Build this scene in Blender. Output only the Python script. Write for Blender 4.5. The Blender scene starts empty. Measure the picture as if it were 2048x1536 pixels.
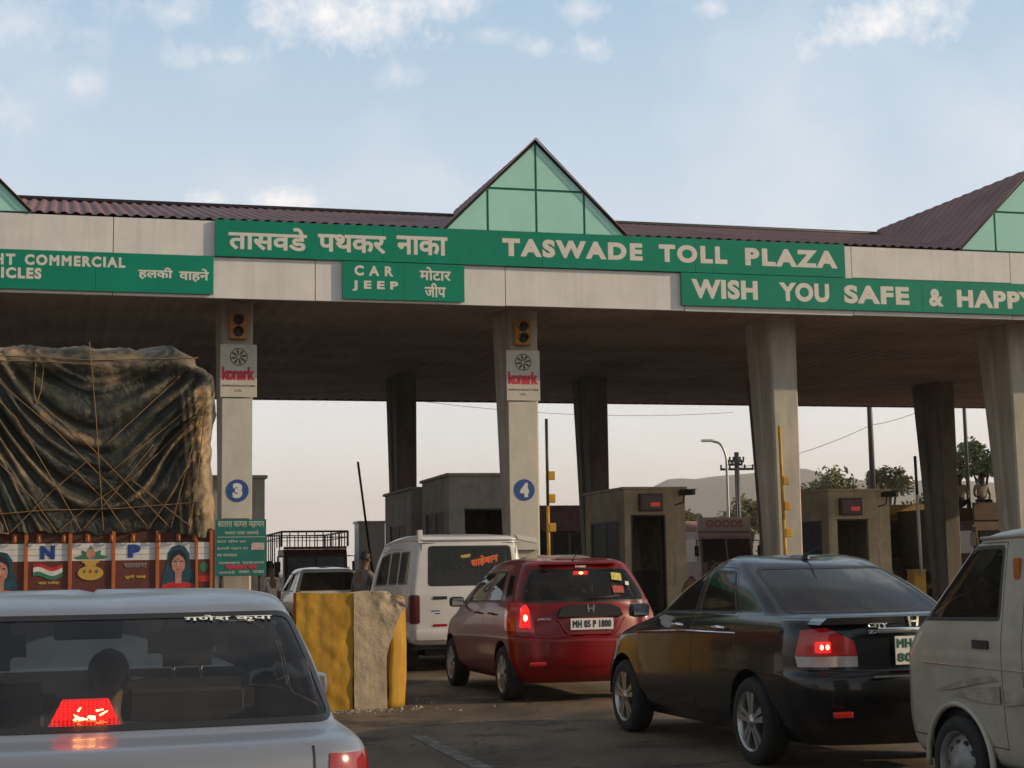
import bpy, bmesh, math, random
from math import sin, cos, pi, radians, sqrt, atan2, exp
from mathutils import Vector, Matrix, noise
random.seed(7)
S = bpy.context.scene
COL = S.collection
# ------------------------------------------------------------------ camera
F_PX, CAM_H, HORIZON, ROLL = 3152.9, 1.409, 1140.0, 0.0159
pitch = math.atan((HORIZON - 768.0) / F_PX)
cam_d = bpy.data.cameras.new('camera')
cam = bpy.data.objects.new('camera', cam_d)
COL.objects.link(cam)
cam_d.sensor_width = 36.0
cam_d.lens = 36.0 * F_PX / 2048.0
cam_d.clip_start = 0.05
cam_d.clip_end = 12000.0
fw = Vector((0, cos(pitch), sin(pitch)))
up0 = Vector((0, -sin(pitch), cos(pitch)))
rt0 = Vector((1, 0, 0))
rt = rt0 * cos(ROLL) - up0 * sin(ROLL)
up = up0 * cos(ROLL) + rt0 * sin(ROLL)
M = Matrix((rt, up, -fw)).transposed().to_4x4()
M.translation = Vector((0, 0, CAM_H))
cam.matrix_world = M
S.camera = cam
# ------------------------------------------------------------------ light
HAZE = 0.00028
SUN_AZ, SUN_EL = radians(94.0), radians(20.0)     # clockwise from +Y (straight ahead)
sun_dir = Vector((sin(SUN_AZ) * cos(SUN_EL), cos(SUN_AZ) * cos(SUN_EL), sin(SUN_EL)))
sl = bpy.data.lights.new('sun', 'SUN')
sl.energy = 3.4
sl.angle = radians(0.6)
sl.color = (1.0, 0.76, 0.49)
so = bpy.data.objects.new('sun', sl)
COL.objects.link(so)
so.rotation_euler = (-sun_dir).to_track_quat('-Z', 'Y').to_euler()
so.location = sun_dir * 50
S.view_settings.view_transform = 'Standard'
S.view_settings.look = 'None'
S.view_settings.exposure = 0.18
S.view_settings.gamma = 1.0

def math_node(nt, op, a, b=None, c=None):
    n = nt.nodes.new('ShaderNodeMath')
    n.operation = op
    for i, v in enumerate((a, b, c)):
        if v is None:
            continue
        if isinstance(v, (int, float)):
            n.inputs[i].default_value = v
        else:
            nt.links.new(v, n.inputs[i])
    return n.outputs[0]

def build_world():
    w = bpy.data.worlds.new('World')
    S.world = w
    w.use_nodes = True
    nt = w.node_tree
    L = nt.links
    bg = nt.nodes['Background']
    sky = nt.nodes.new('ShaderNodeTexSky')
    sky.sky_type = 'NISHITA'
    sky.sun_disc = False
    sky.sun_elevation = SUN_EL
    sky.sun_rotation = SUN_AZ
    sky.air_density = 1.0
    sky.dust_density = 1.6
    sky.ozone_density = 1.6
    tc = nt.nodes.new('ShaderNodeTexCoord')
    d = tc.outputs['Generated']
    sep = nt.nodes.new('ShaderNodeSeparateXYZ')
    L.new(d, sep.inputs[0])
    az = math_node(nt, 'ARCTAN2', sep.outputs[0], sep.outputs[1])
    el = math_node(nt, 'ARCSINE', sep.outputs[2])
    nz = nt.nodes.new('ShaderNodeTexNoise')
    nz.inputs['Scale'].default_value = 38.0
    nz.inputs['Detail'].default_value = 7.0
    nz.inputs['Roughness'].default_value = 0.68
    L.new(d, nz.inputs['Vector'])
    nf = math_node(nt, 'SUBTRACT', nz.outputs['Fac'], 0.5)
    # clouds: azimuth, elevation (degrees), half-sizes (degrees), strength
    blobs = [(-6.2, 19.95, 3.9, 1.6, .9), (-3.61, 20.26, 2.86, 0.73, 0.8), (-10.64, 18.38, 2.29, 0.62, 0.62), (-4.19, 17.84, 1.24, 0.58, 0.5),
             (-10.88, 13.32, 1.05, 0.55, 0.9), (-8.26, 13.34, 1.24, 0.65, 1.0), (1.07, 18.81, 1.05, 0.47, 0.6), (3.13, 18.71, 1.34, 0.51, 0.65),
             (2.88, 20.01, 1.05, 0.51, 0.5), (-0.52, 19.22, 1.14, 0.4, 0.4), (13.42, 18.87, 2.86, 0.95, 0.95), (15.21, 19.21, 1.14, 0.55, 0.75),
             (7.73, 19.88, 0.86, 0.4, 0.5), (-15.95, 17.16, 1.34, 0.76, 0.5), (-17.82, 16.02, 1.34, 1.09, 0.4), (-17.36, 18.82, 3.05, 1.27, 0.4),
             (11.23, 18.02, 1.14, 0.36, 0.3), (-12.64, 19.81, 2.29, 0.73, 0.45),
             (-30, 24, 9, 5, .8), (20, 30, 12, 5, .9), (-10, 34, 10, 4, .8), (60, 20, 20, 5, .8), (-70, 22, 22, 6, .8),
             (140, 30, 25, 7, .6), (200, 26, 22, 6, .7)]
    tot = None
    for a, e, ra, re, s in blobs:
        dx = math_node(nt, 'DIVIDE', math_node(nt, 'SUBTRACT', az, radians(a)), radians(ra))
        dy = math_node(nt, 'DIVIDE', math_node(nt, 'SUBTRACT', el, radians(e)), radians(re))
        r2 = math_node(nt, 'ADD', math_node(nt, 'MULTIPLY', dx, dx), math_node(nt, 'MULTIPLY', dy, dy))
        g = math_node(nt, 'SUBTRACT', 1.0, math_node(nt, 'SQRT', r2))
        g = math_node(nt, 'ADD', math_node(nt, 'MULTIPLY', nf, 3.6), g)
        g = math_node(nt, 'MULTIPLY', math_node(nt, 'MAXIMUM', g, 0.0), s)
        tot = g if tot is None else math_node(nt, 'MAXIMUM', tot, g)
    cl = math_node(nt, 'MINIMUM', math_node(nt, 'MULTIPLY', tot, .62), 0.85)
    # thin high veil
    nz2 = nt.nodes.new('ShaderNodeTexNoise')
    nz2.inputs['Scale'].default_value = 7.0
    nz2.inputs['Detail'].default_value = 6.0
    L.new(d, nz2.inputs['Vector'])
    veil = math_node(nt, 'MULTIPLY', math_node(nt, 'MAXIMUM', math_node(nt, 'SUBTRACT', nz2.outputs['Fac'], .47), 0.0), 1.1)
    cl = math_node(nt, 'MAXIMUM', cl, veil)
    mix = nt.nodes.new('ShaderNodeMix')
    mix.data_type = 'RGBA'
    L.new(cl, mix.inputs['Factor'])
    # the sky behind the viewer is duller than the bright haze ahead
    back = nt.nodes.new('ShaderNodeMapRange')
    back.interpolation_type = 'SMOOTHSTEP'
    L.new(sep.outputs[1], back.inputs['Value'])
    back.inputs['From Min'].default_value = -.7
    back.inputs['From Max'].default_value = .45
    back.inputs['To Min'].default_value = .72
    back.inputs['To Max'].default_value = 1.0
    # pale summer haze in the air, warmer towards the horizon
    hz = nt.nodes.new('ShaderNodeValToRGB')
    hz.color_ramp.elements[0].position = 0.0
    hz.color_ramp.elements[0].color = (.90, .77, .68, 1)
    hz.color_ramp.elements[1].position = .40
    hz.color_ramp.elements[1].color = (.235, .385, .52, 1)
    e_ = hz.color_ramp.elements.new(.15)
    e_.color = (.58, .62, .66, 1)
    e_ = hz.color_ramp.elements.new(.75)
    e_.color = (.15, .17, .20, 1)
    L.new(math_node(nt, 'MAXIMUM', sep.outputs[2], 0.0), hz.inputs[0])
    sc = nt.nodes.new('ShaderNodeMix')
    sc.data_type = 'RGBA'
    sc.blend_type = 'MULTIPLY'
    sc.inputs['Factor'].default_value = 1.0
    L.new(hz.outputs[0], sc.inputs[6])
    sc.inputs[7].default_value = (10.0, 10.0, 10.0, 1)
    mx = nt.nodes.new('ShaderNodeMix')
    mx.data_type = 'RGBA'
    mx.inputs['Factor'].default_value = .72
    L.new(sky.outputs[0], mx.inputs[6])
    L.new(sc.outputs[2], mx.inputs[7])
    L.new(mx.outputs[2], mix.inputs[6])
    mix.inputs[7].default_value = (7.6, 7.1, 6.8, 1)
    wt = nt.nodes.new('ShaderNodeMix')
    wt.data_type = 'RGBA'
    L.new(back.outputs[0], wt.inputs['Factor'])
    wt.inputs[6].default_value = (1.06, .99, .89, 1)
    wt.inputs[7].default_value = (1, 1, 1, 1)
    back.inputs['To Min'].default_value = 0.0
    bf = math_node(nt, 'MULTIPLY_ADD', back.outputs[0], .28, .72)
    wm = nt.nodes.new('ShaderNodeMix')
    wm.data_type = 'RGBA'
    wm.blend_type = 'MULTIPLY'
    wm.inputs['Factor'].default_value = 1.0
    L.new(mix.outputs[2], wm.inputs[6])
    L.new(wt.outputs[2], wm.inputs[7])
    L.new(wm.outputs[2], bg.inputs[0])
    L.new(math_node(nt, 'MULTIPLY', bf, 0.145), bg.inputs[1])
build_world()

# ------------------------------------------------------------------ helpers
PHI = 0.2576                                          # the plaza is turned 14.8 degrees to the left of the view
UX = Vector((cos(PHI), sin(PHI), 0))
VX = Vector((-sin(PHI), cos(PHI), 0))
# surveyed correction: (v, true v, u scale, u shift, z scale, z shift) at seven planes across the plaza
SURVEY = ((25, 27.143, 1.0042, -.4975, 1.0203, .2268), (26, 28.313, 1.0086, -.524, 1.024, .2388), (28.5, 31.238, 1.0183, -.5895, 1.0322, .2704), (32, 35.333, 1.0295, -.68, 1.0416, .3179),
          (36.5, 40.598, 1.0407, -.7949, 1.051, .3832), (40, 44.693, 1.0478, -.8835, 1.0569, .4361), (44, 49.373, 1.0545, -.984, 1.0625, .4984))
def survey(v):
    i = 0
    while i < len(SURVEY) - 2 and v > SURVEY[i + 1][0]: i += 1
    a, b = SURVEY[i], SURVEY[i + 1]
    t = (v - a[0]) / (b[0] - a[0])
    return [x + (y - x) * t for x, y in zip(a, b)][1:]
def S3(u, v, z=0.0):
    q = survey(v)
    return (u * q[1] + q[2], q[0], z * q[3] + q[4])
def W(u, v, z=0.0):
    return UX * u + VX * v + Vector((0, 0, z))

MATS = {}
def mat(name, col, rough=.6, metal=0.0, coat=0.0, var=0.0, vscale=6.0, bump=0.0, bscale=40.0, col2=None, emit=None, es=0.0, spec=.5, stretch=None, streak=0.0, scol=(.12, .10, .08)):
    if name in MATS:
        return MATS[name]
    m = bpy.data.materials.new(name)
    m.use_nodes = True
    nt = m.node_tree
    b = nt.nodes['Principled BSDF']
    b.inputs['Base Color'].default_value = (*col, 1)
    b.inputs['Roughness'].default_value = rough
    b.inputs['Metallic'].default_value = metal
    b.inputs['Coat Weight'].default_value = coat
    b.inputs['Coat Roughness'].default_value = .06
    b.inputs['Specular IOR Level'].default_value = spec
    if emit:
        b.inputs['Emission Color'].default_value = (*emit, 1)
        b.inputs['Emission Strength'].default_value = es
    if var or bump:
        tc = nt.nodes.new('ShaderNodeTexCoord')
        src = tc.outputs['Object']
        if stretch:
            mp = nt.nodes.new('ShaderNodeMapping')
            mp.inputs['Scale'].default_value = stretch
            nt.links.new(src, mp.inputs[0])
            src = mp.outputs[0]
    if var:
        n = nt.nodes.new('ShaderNodeTexNoise')
        n.inputs['Scale'].default_value = vscale
        n.inputs['Detail'].default_value = 8
        n.inputs['Roughness'].default_value = .65
        nt.links.new(src, n.inputs['Vector'])
        r = nt.nodes.new('ShaderNodeValToRGB')
        r.color_ramp.elements[0].position = .36
        r.color_ramp.elements[1].position = .66
        c2 = col2 or tuple(c * (1 - var) for c in col)
        r.color_ramp.elements[0].color = (*c2, 1)
        r.color_ramp.elements[1].color = (*col, 1)
        nt.links.new(n.outputs['Fac'], r.inputs[0])
        nt.links.new(r.outputs[0], b.inputs['Base Color'])
        mr = math_node(nt, 'MULTIPLY_ADD', n.outputs['Fac'], -.25, min(1, rough + .12))
        nt.links.new(mr, b.inputs['Roughness'])
    if streak:
        tc3 = nt.nodes.new('ShaderNodeTexCoord')
        mp3 = nt.nodes.new('ShaderNodeMapping')
        mp3.inputs['Scale'].default_value = (7, 7, .55)
        nt.links.new(tc3.outputs['Object'], mp3.inputs[0])
        n3 = nt.nodes.new('ShaderNodeTexNoise')
        n3.inputs['Scale'].default_value = 1.0
        n3.inputs['Detail'].default_value = 9
        n3.inputs['Roughness'].default_value = .7
        nt.links.new(mp3.outputs[0], n3.inputs['Vector'])
        f3 = math_node(nt, 'MULTIPLY', math_node(nt, 'MAXIMUM', math_node(nt, 'SUBTRACT', n3.outputs['Fac'], .5), 0.0), streak * 5)
        m3 = nt.nodes.new('ShaderNodeMix')
        m3.data_type = 'RGBA'
        m3.clamp_factor = True
        nt.links.new(f3, m3.inputs['Factor'])
        src3 = b.inputs['Base Color'].links[0].from_socket if b.inputs['Base Color'].links else None
        if src3: nt.links.new(src3, m3.inputs[6])
        else: m3.inputs[6].default_value = (*col, 1)
        m3.inputs[7].default_value = (*scol, 1)
        nt.links.new(m3.outputs[2], b.inputs['Base Color'])
    if bump:
        n2 = nt.nodes.new('ShaderNodeTexNoise')
        n2.inputs['Scale'].default_value = bscale
        n2.inputs['Detail'].default_value = 5
        nt.links.new(src, n2.inputs['Vector'])
        bp = nt.nodes.new('ShaderNodeBump')
        bp.inputs['Strength'].default_value = bump
        bp.inputs['Distance'].default_value = .02
        nt.links.new(n2.outputs['Fac'], bp.inputs['Height'])
        nt.links.new(bp.outputs[0], b.inputs['Normal'])
    MATS[name] = m
    return m

def glass(name, tint, rough=.03, dust=0.06, dcol=(.45, .40, .33)):
    if name in MATS:
        return MATS[name]
    m = bpy.data.materials.new(name)
    m.use_nodes = True
    nt = m.node_tree
    nt.nodes.remove(nt.nodes['Principled BSDF'])
    out = nt.nodes['Material Output']
    tr = nt.nodes.new('ShaderNodeBsdfTransparent')
    tr.inputs[0].default_value = (*tint, 1)
    gl = nt.nodes.new('ShaderNodeBsdfGlossy')
    gl.inputs['Roughness'].default_value = rough
    fr = nt.nodes.new('ShaderNodeFresnel')
    fr.inputs['IOR'].default_value = 1.5
    mx = nt.nodes.new('ShaderNodeMixShader')
    nt.links.new(fr.outputs[0], mx.inputs[0])
    nt.links.new(tr.outputs[0], mx.inputs[1])
    nt.links.new(gl.outputs[0], mx.inputs[2])
    df = nt.nodes.new('ShaderNodeBsdfDiffuse')
    df.inputs[0].default_value = (*dcol, 1)
    tc = nt.nodes.new('ShaderNodeTexCoord')
    n = nt.nodes.new('ShaderNodeTexNoise')
    n.inputs['Scale'].default_value = 4
    n.inputs['Detail'].default_value = 8
    nt.links.new(tc.outputs['Object'], n.inputs['Vector'])
    fac = math_node(nt, 'MULTIPLY', n.outputs['Fac'], dust * 2)
    m2 = nt.nodes.new('ShaderNodeMixShader')
    nt.links.new(fac, m2.inputs[0])
    nt.links.new(mx.outputs[0], m2.inputs[1])
    nt.links.new(df.outputs[0], m2.inputs[2])
    nt.links.new(m2.outputs[0], out.inputs[0])
    MATS[name] = m
    return m

def pthing(name, label, cat, u, v, z=0.0, group=None, rz=0.0):
    q = survey(v)
    o = thing(name, label, cat, W(*S3(u, v, z)), PHI + rz, group)
    o.scale = (q[1], 1, q[3])
    return o

def tag(o, label=None, cat=None, group=None, kind=None):
    if label: o['label'] = label
    if cat: o['category'] = cat
    if group: o['group'] = group
    if kind: o['kind'] = kind
    return o

def thing(name, label, cat, loc, rz=0.0, group=None):
    o = bpy.data.objects.new(name, None)
    o.empty_display_size = .3
    COL.objects.link(o)
    o.location = loc
    o.rotation_euler = (0, 0, rz)
    return tag(o, label, cat, group)

def obj(name, bm, mats, parent=None, smooth=False, loc=None, rot=None):
    me = bpy.data.meshes.new(name)
    bm.to_mesh(me)
    bm.free()
    if not isinstance(mats, (list, tuple)):
        mats = [mats]
    for m in mats:
        me.materials.append(m)
    if smooth:
        me.polygons.foreach_set('use_smooth', [True] * len(me.polygons))
        if smooth != 'all':
            me.set_sharp_from_angle(angle=radians(38 if smooth is True else smooth))
    o = bpy.data.objects.new(name, me)
    COL.objects.link(o)
    if parent is not None:
        o.parent = parent
    if loc is not None: o.location = loc
    if rot is not None: o.rotation_euler = rot
    return o

def dup_tree(o, parent=None):
    c = o.copy()
    COL.objects.link(c)
    if parent is not None:
        c.parent = parent
    for ch in list(o.children):
        dup_tree(ch, c)
    return c

def box(bm, x0, x1, y0, y1, z0, z1, mi=0, bev=0.0):
    vs = [bm.verts.new((x, y, z)) for z in (z0, z1) for y in (y0, y1) for x in (x0, x1)]
    fs = [bm.faces.new([vs[i] for i in q]) for q in ((0, 2, 3, 1), (4, 5, 7, 6), (0, 1, 5, 4), (1, 3, 7, 5), (3, 2, 6, 7), (2, 0, 4, 6))]
    for f in fs: f.material_index = mi
    if bev:
        es = list({e for f in fs for e in f.edges})
        r = bmesh.ops.bevel(bm, geom=es, offset=bev, segments=2, affect='EDGES', profile=.6)
        for f in r['faces']: f.material_index = mi
    return fs

def prism(bm, poly, axis, a, b, mi=0):
    """extrude a 2-D polygon along 'x','y' or 'z' from a to b"""
    def P(p, t):
        if axis == 'x': return (t, p[0], p[1])
        if axis == 'y': return (p[0], t, p[1])
        return (p[0], p[1], t)
    A = [bm.verts.new(P(p, a)) for p in poly]
    B = [bm.verts.new(P(p, b)) for p in poly]
    fs = [bm.faces.new(A), bm.faces.new(B[::-1])]
    n = len(poly)
    for i in range(n):
        fs.append(bm.faces.new((A[i], B[i], B[(i + 1) % n], A[(i + 1) % n])))
    for f in fs: f.material_index = mi
    bmesh.ops.recalc_face_normals(bm, faces=fs)
    return fs

def tube(bm, pts, r, seg=8, mi=0, cap=True):
    pts = [Vector(p) for p in pts]
    rs = r if isinstance(r, (list, tuple)) else [r] * len(pts)
    rings = []
    prev = None
    for i, p in enumerate(pts):
        t = (pts[min(i + 1, len(pts) - 1)] - pts[max(i - 1, 0)])
        if t.length < 1e-9: t = Vector((0, 0, 1))
        t.normalize()
        if prev is None:
            a = Vector((0, 0, 1)) if abs(t.z) < .9 else Vector((1, 0, 0))
            n = t.cross(a).normalized()
        else:
            n = (prev - t * prev.dot(t))
            n = n.normalized() if n.length > 1e-6 else t.orthogonal().normalized()
        prev = n
        b = t.cross(n)
        rings.append([bm.verts.new(p + (n * cos(2 * pi * k / seg) + b * sin(2 * pi * k / seg)) * rs[i]) for k in range(seg)])
    for i in range(len(rings) - 1):
        for k in range(seg):
            f = bm.faces.new((rings[i][k], rings[i][(k + 1) % seg], rings[i + 1][(k + 1) % seg], rings[i + 1][k]))
            f.material_index = mi
            f.smooth = True
    if cap and seg > 2:
        f = bm.faces.new(rings[0][::-1]); f.material_index = mi
        f = bm.faces.new(rings[-1]); f.material_index = mi

def lathe(bm, prof, axis='x', seg=28, mi=0, c=(0, 0, 0)):
    """profile (radius, t) turned about an axis"""
    rings = []
    for r, t in prof:
        ring = []
        for k in range(seg):
            a = 2 * pi * k / seg
            if axis == 'x': q = (t, r * cos(a), r * sin(a))
            elif axis == 'y': q = (r * cos(a), t, r * sin(a))
            else: q = (r * cos(a), r * sin(a), t)
            ring.append(bm.verts.new((q[0] + c[0], q[1] + c[1], q[2] + c[2])))
        rings.append(ring)
    fs = []
    for i in range(len(rings) - 1):
        for k in range(seg):
            fs.append(bm.faces.new((rings[i][k], rings[i][(k + 1) % seg], rings[i + 1][(k + 1) % seg], rings[i + 1][k])))
    for f in fs:
        f.material_index = mi
        f.smooth = True
    return rings, fs

def disc(bm, c, r, axis, t0, t1, seg=28, mi=0, sx=1, sy=1):
    poly = [(c[0] + r * sx * cos(2 * pi * k / seg), c[1] + r * sy * sin(2 * pi * k / seg)) for k in range(seg)]
    return prism(bm, poly, axis, t0, t1, mi)

NB = bmesh.new
DEVA_CACHE = {}
def text_mesh(body, bold=.02, extrude=.02, space=1.0):
    """text as mesh, one glyph at a time (unit size)"""
    def measure(s):
        cu = bpy.data.curves.new('t', 'FONT'); cu.body = s; cu.space_character = space
        o = bpy.data.objects.new('t', cu)
        me = bpy.data.meshes.new_from_object(o)
        xs = [v.co.x for v in me.vertices]
        bpy.data.objects.remove(o); bpy.data.curves.remove(cu); bpy.data.meshes.remove(me)
        return max(xs) if xs else 0.0
    def adv(s):
        if (s, space) not in DEVA_CACHE: DEVA_CACHE[s, space] = measure(s + 'I')
        return DEVA_CACHE[s, space]
    base = adv('')
    bm = NB()
    k = 0
    for i, ch in enumerate(body):
        if ch == ' ': continue
        cu = bpy.data.curves.new('t', 'FONT'); cu.body = ch
        cu.bevel_depth = bold; cu.bevel_resolution = 0; cu.extrude = extrude
        cu.resolution_u = 5
        o = bpy.data.objects.new('t', cu)
        me = bpy.data.meshes.new_from_object(o)
        dx = adv(body[:i]) - base
        me.transform(Matrix.Translation((dx, 0, (k % 3) * .004)))
        k += 1
        bm.from_mesh(me)
        bpy.data.objects.remove(o); bpy.data.curves.remove(cu); bpy.data.meshes.remove(me)
    return bm

def lettering(name, body, m, parent, x0, x1, z0, z1, y, bold=.035, space=1.0, depth=.002, yaw=0.0, keep=False, slope=0.0, mirror=False):
    """letters standing in the parent's x-z plane, facing -y, fitted to a box"""
    bm = text_mesh(body, bold, .02, space)
    xs = [v.co.x for v in bm.verts]; ys = [v.co.y for v in bm.verts]; zs = [v.co.z for v in bm.verts]
    sx = (x1 - x0) / (max(xs) - min(xs)); sy = (z1 - z0) / (max(ys) - min(ys)); sz = depth / (max(zs) - min(zs))
    if keep: sx = sy
    ax, ay, az = min(xs), min(ys), min(zs)
    for v in bm.verts:
        X = x0 + (v.co.x - ax) * sx
        v.co = Vector((X, y - (v.co.z - az) * sz, z0 + (v.co.y - ay) * sy + slope * (X - x0)))
    for f in bm.faces: f.smooth = False
    return obj(name, bm, m, parent)

def ss(a, b, x):
    t = max(0.0, min(1.0, (x - a) / (b - a)))
    return t * t * (3 - 2 * t)
def fbm(p, o=4):
    return noise.fractal(Vector(p), 1.0, 2.0, o)
# ------------------------------------------------------------------ materials
def asphalt():
    m = bpy.data.materials.new('asphalt'); m.use_nodes = True
    nt = m.node_tree; L = nt.links; b = nt.nodes['Principled BSDF']
    g = nt.nodes.new('ShaderNodeNewGeometry')
    def nz(s, d=6, stretch=None):
        n = nt.nodes.new('ShaderNodeTexNoise'); n.inputs['Scale'].default_value = s; n.inputs['Detail'].default_value = d
        src = g.outputs['Position']
        if stretch:
            mp = nt.nodes.new('ShaderNodeMapping'); mp.inputs['Rotation'].default_value = (0, 0, -PHI); mp.inputs['Scale'].default_value = stretch
            L.new(src, mp.inputs[0]); src = mp.outputs[0]
        L.new(src, n.inputs['Vector']); return n.outputs['Fac']
    r = nt.nodes.new('ShaderNodeValToRGB')
    r.color_ramp.elements[0].position = .38; r.color_ramp.elements[0].color = (.048, .036, .023, 1)
    r.color_ramp.elements[1].position = .64; r.color_ramp.elements[1].color = (.21, .150, .092, 1)
    f = math_node(nt, 'ADD', math_node(nt, 'MULTIPLY', nz(.35), .55), math_node(nt, 'MULTIPLY', nz(1.6, 8, (1, .25, 1)), .45))
    L.new(f, r.inputs[0])
    mx = nt.nodes.new('ShaderNodeMix'); mx.data_type = 'RGBA'; mx.blend_type = 'MULTIPLY'
    mx.inputs['Factor'].default_value = .6
    L.new(r.outputs[0], mx.inputs[6])
    r2 = nt.nodes.new('ShaderNodeValToRGB')
    r2.color_ramp.elements[0].position = .35; r2.color_ramp.elements[0].color = (.45, .45, .45, 1)
    r2.color_ramp.elements[1].position = .65; r2.color_ramp.elements[1].color = (1.5, 1.45, 1.35, 1)
    L.new(nz(55, 3), r2.inputs[0]); L.new(r2.outputs[0], mx.inputs[7])
    # dark oil drips and a net of fine cracks
    vo = nt.nodes.new('ShaderNodeTexVoronoi'); vo.feature = 'DISTANCE_TO_EDGE'; vo.inputs['Scale'].default_value = .42
    wv = nt.nodes.new('ShaderNodeVectorMath'); wv.operation = 'MULTIPLY_ADD'
    nn = nt.nodes.new('ShaderNodeTexNoise'); nn.inputs['Scale'].default_value = 1.3; nn.inputs['Detail'].default_value = 6
    L.new(g.outputs['Position'], nn.inputs['Vector']); L.new(nn.outputs['Color'], wv.inputs[0]); wv.inputs[1].default_value = (1.6, 1.6, 0); L.new(g.outputs['Position'], wv.inputs[2])
    L.new(wv.outputs[0], vo.inputs['Vector'])
    crack = math_node(nt, 'LESS_THAN', vo.outputs['Distance'], .010)
    oil = math_node(nt, 'MULTIPLY', math_node(nt, 'MAXIMUM', math_node(nt, 'SUBTRACT', nz(.9, 5), .56), 0.0), 9)
    dk = math_node(nt, 'MINIMUM', math_node(nt, 'ADD', math_node(nt, 'MULTIPLY', crack, .6), oil), .75)
    mo = nt.nodes.new('ShaderNodeMix'); mo.data_type = 'RGBA'
    L.new(dk, mo.inputs['Factor']); L.new(mx.outputs[2], mo.inputs[6]); mo.inputs[7].default_value = (.016, .014, .012, 1)
    L.new(mo.outputs[2], b.inputs['Base Color'])
    b.inputs['Roughness'].default_value = .85
    bp = nt.nodes.new('ShaderNodeBump'); bp.inputs['Strength'].default_value = .5; bp.inputs['Distance'].default_value = .02
    L.new(nz(70, 4), bp.inputs['Height']); L.new(bp.outputs[0], b.inputs['Normal'])
    return m
M_ASPH = asphalt()
M_DIRT = mat('dirt', (.17, .13, .08), .95, var=.5, vscale=.15, bump=.3, bscale=3)
M_HILL = mat('hill', (.10, .09, .055), .95, var=.4, vscale=.01)
M_CONC = mat('concrete', (.40, .37, .31), .85, var=.35, vscale=3, bump=.25, bscale=25)
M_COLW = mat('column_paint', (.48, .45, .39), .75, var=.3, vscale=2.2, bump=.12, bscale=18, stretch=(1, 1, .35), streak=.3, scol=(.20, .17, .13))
M_COLSH = mat('column_paint_shade', (.17, .155, .125), .85, var=.4, vscale=2.2, bump=.15, bscale=14, stretch=(1, 1, .35))  # same paint as in front, with the rear columns' backlit shade in the colour
M_PANEL = mat('white_panel', (.74, .73, .74), .36, var=.14, vscale=1.6, bump=.35, bscale=1.6, streak=.22, scol=(.30, .26, .22))
M_GREEN = mat('sign_green', (.001, .25, .165), .55, var=.16, vscale=1.2, spec=.22, streak=.10, scol=(.02, .13, .09))
M_LET = mat('letter_white', (.68, .66, .62), .55, var=.1, vscale=9)
M_ROOF = mat('maroon_sheet', (.215, .085, .068), .6, var=.3, vscale=1.2, stretch=(1, .3, 1))
M_CEIL = mat('ceiling_sheet', (.40, .33, .30), .7, var=.35, vscale=.5)
M_GAB = mat('gable_glazing', (.38, .75, .67), .16, var=.12, vscale=.7, coat=.4)
M_GFR = mat('green_frame', (.01, .20, .15), .5)
M_DARK = mat('dark_steel', (.025, .024, .026), .5)
M_BLACK = mat('black_rubber', (.012, .012, .013), .6)
M_STEEL = mat('galvanised', (.35, .36, .36), .45, metal=.8)
M_BLUE = mat('disc_blue', (.015, .07, .27), .5)
M_RED = mat('letter_red', (.50, .03, .055), .5)
M_BROWN = mat('emblem_line', (.10, .05, .045), .6)
M_WB = mat('board_white', (.56, .54, .48), .6, var=.18, vscale=3.5, stretch=(1, 1, .4))
M_BOOTH = mat('booth_plaster', (.66, .56, .40), .85, var=.32, vscale=2.2, bump=.2, bscale=14, streak=.5, scol=(.14, .11, .08))
M_BOOTHG = mat('booth_grey', (.34, .325, .29), .8, var=.3, vscale=2.5, streak=.4, scol=(.10, .09, .08))
M_YEL = mat('barrier_yellow', (.50, .285, .010), .7, var=.5, vscale=1.6, col2=(.38, .195, .012), bump=.15, bscale=22, streak=.55, scol=(.09, .06, .035))
M_BOOM = mat('boom_yellow', (.55, .30, .02), .5, var=.3, vscale=5)
M_TL = mat('signal_orange', (.42, .20, .03), .55, var=.2, vscale=9)
M_LED = mat('led_red', (.3, .02, .02), .4, emit=(1, .06, .05), es=.3)
M_PANE = mat('unreflecting_dark_pane', (.035, .035, .032), .6, spec=.15, var=.3, vscale=4)  # opaque matt stand-in for booth glass: darkness without sky reflection put into the colour
M_GLASSD = glass('booth_glass', (.35, .38, .38))

# ------------------------------------------------------------------ ground, road, hills
bm = NB(); n = 24; R = 4000.0
vs = {}
for i in range(n + 1):
    for j in range(n + 1):
        a = ((i / n * 2 - 1)); c = ((j / n * 2 - 1))
        vs[i, j] = bm.verts.new((R * a * abs(a), R * c * abs(c), 0))
for i in range(n):
    for j in range(n):
        bm.faces.new((vs[i, j], vs[i + 1, j], vs[i + 1, j + 1], vs[i, j + 1]))
tag(obj('ground', bm, M_DIRT), kind='structure')
bm = NB()
q = [W(-13, -25, .004), W(33, -25, .004), W(33, 90, .004), W(-13, 90, .004)]
bm.faces.new([bm.verts.new(p) for p in q])
tag(obj('road', bm, M_ASPH), kind='structure')
def hill(name, x0, x1, Y, hfun, depth=500):
    bm = NB(); nx = 90; ny = 10; vs = {}
    for i in range(nx + 1):
        for j in range(ny + 1):
            x = x0 + (x1 - x0) * i / nx; t = j / ny
            h = hfun(x) * sin(pi * t) ** .8 * min(1, 8 * i / nx, 8 * (1 - i / nx)) * (1 + .18 * fbm((x * .004, t * 3, 1), 5))
            vs[i, j] = bm.verts.new((x, Y + depth * (t - .5), h - 1))
    for i in range(nx):
        for j in range(ny):
            bm.faces.new((vs[i, j], vs[i + 1, j], vs[i + 1, j + 1], vs[i, j + 1]))
    return tag(obj(name, bm, M_HILL, smooth='all'), kind='structure')
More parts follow.
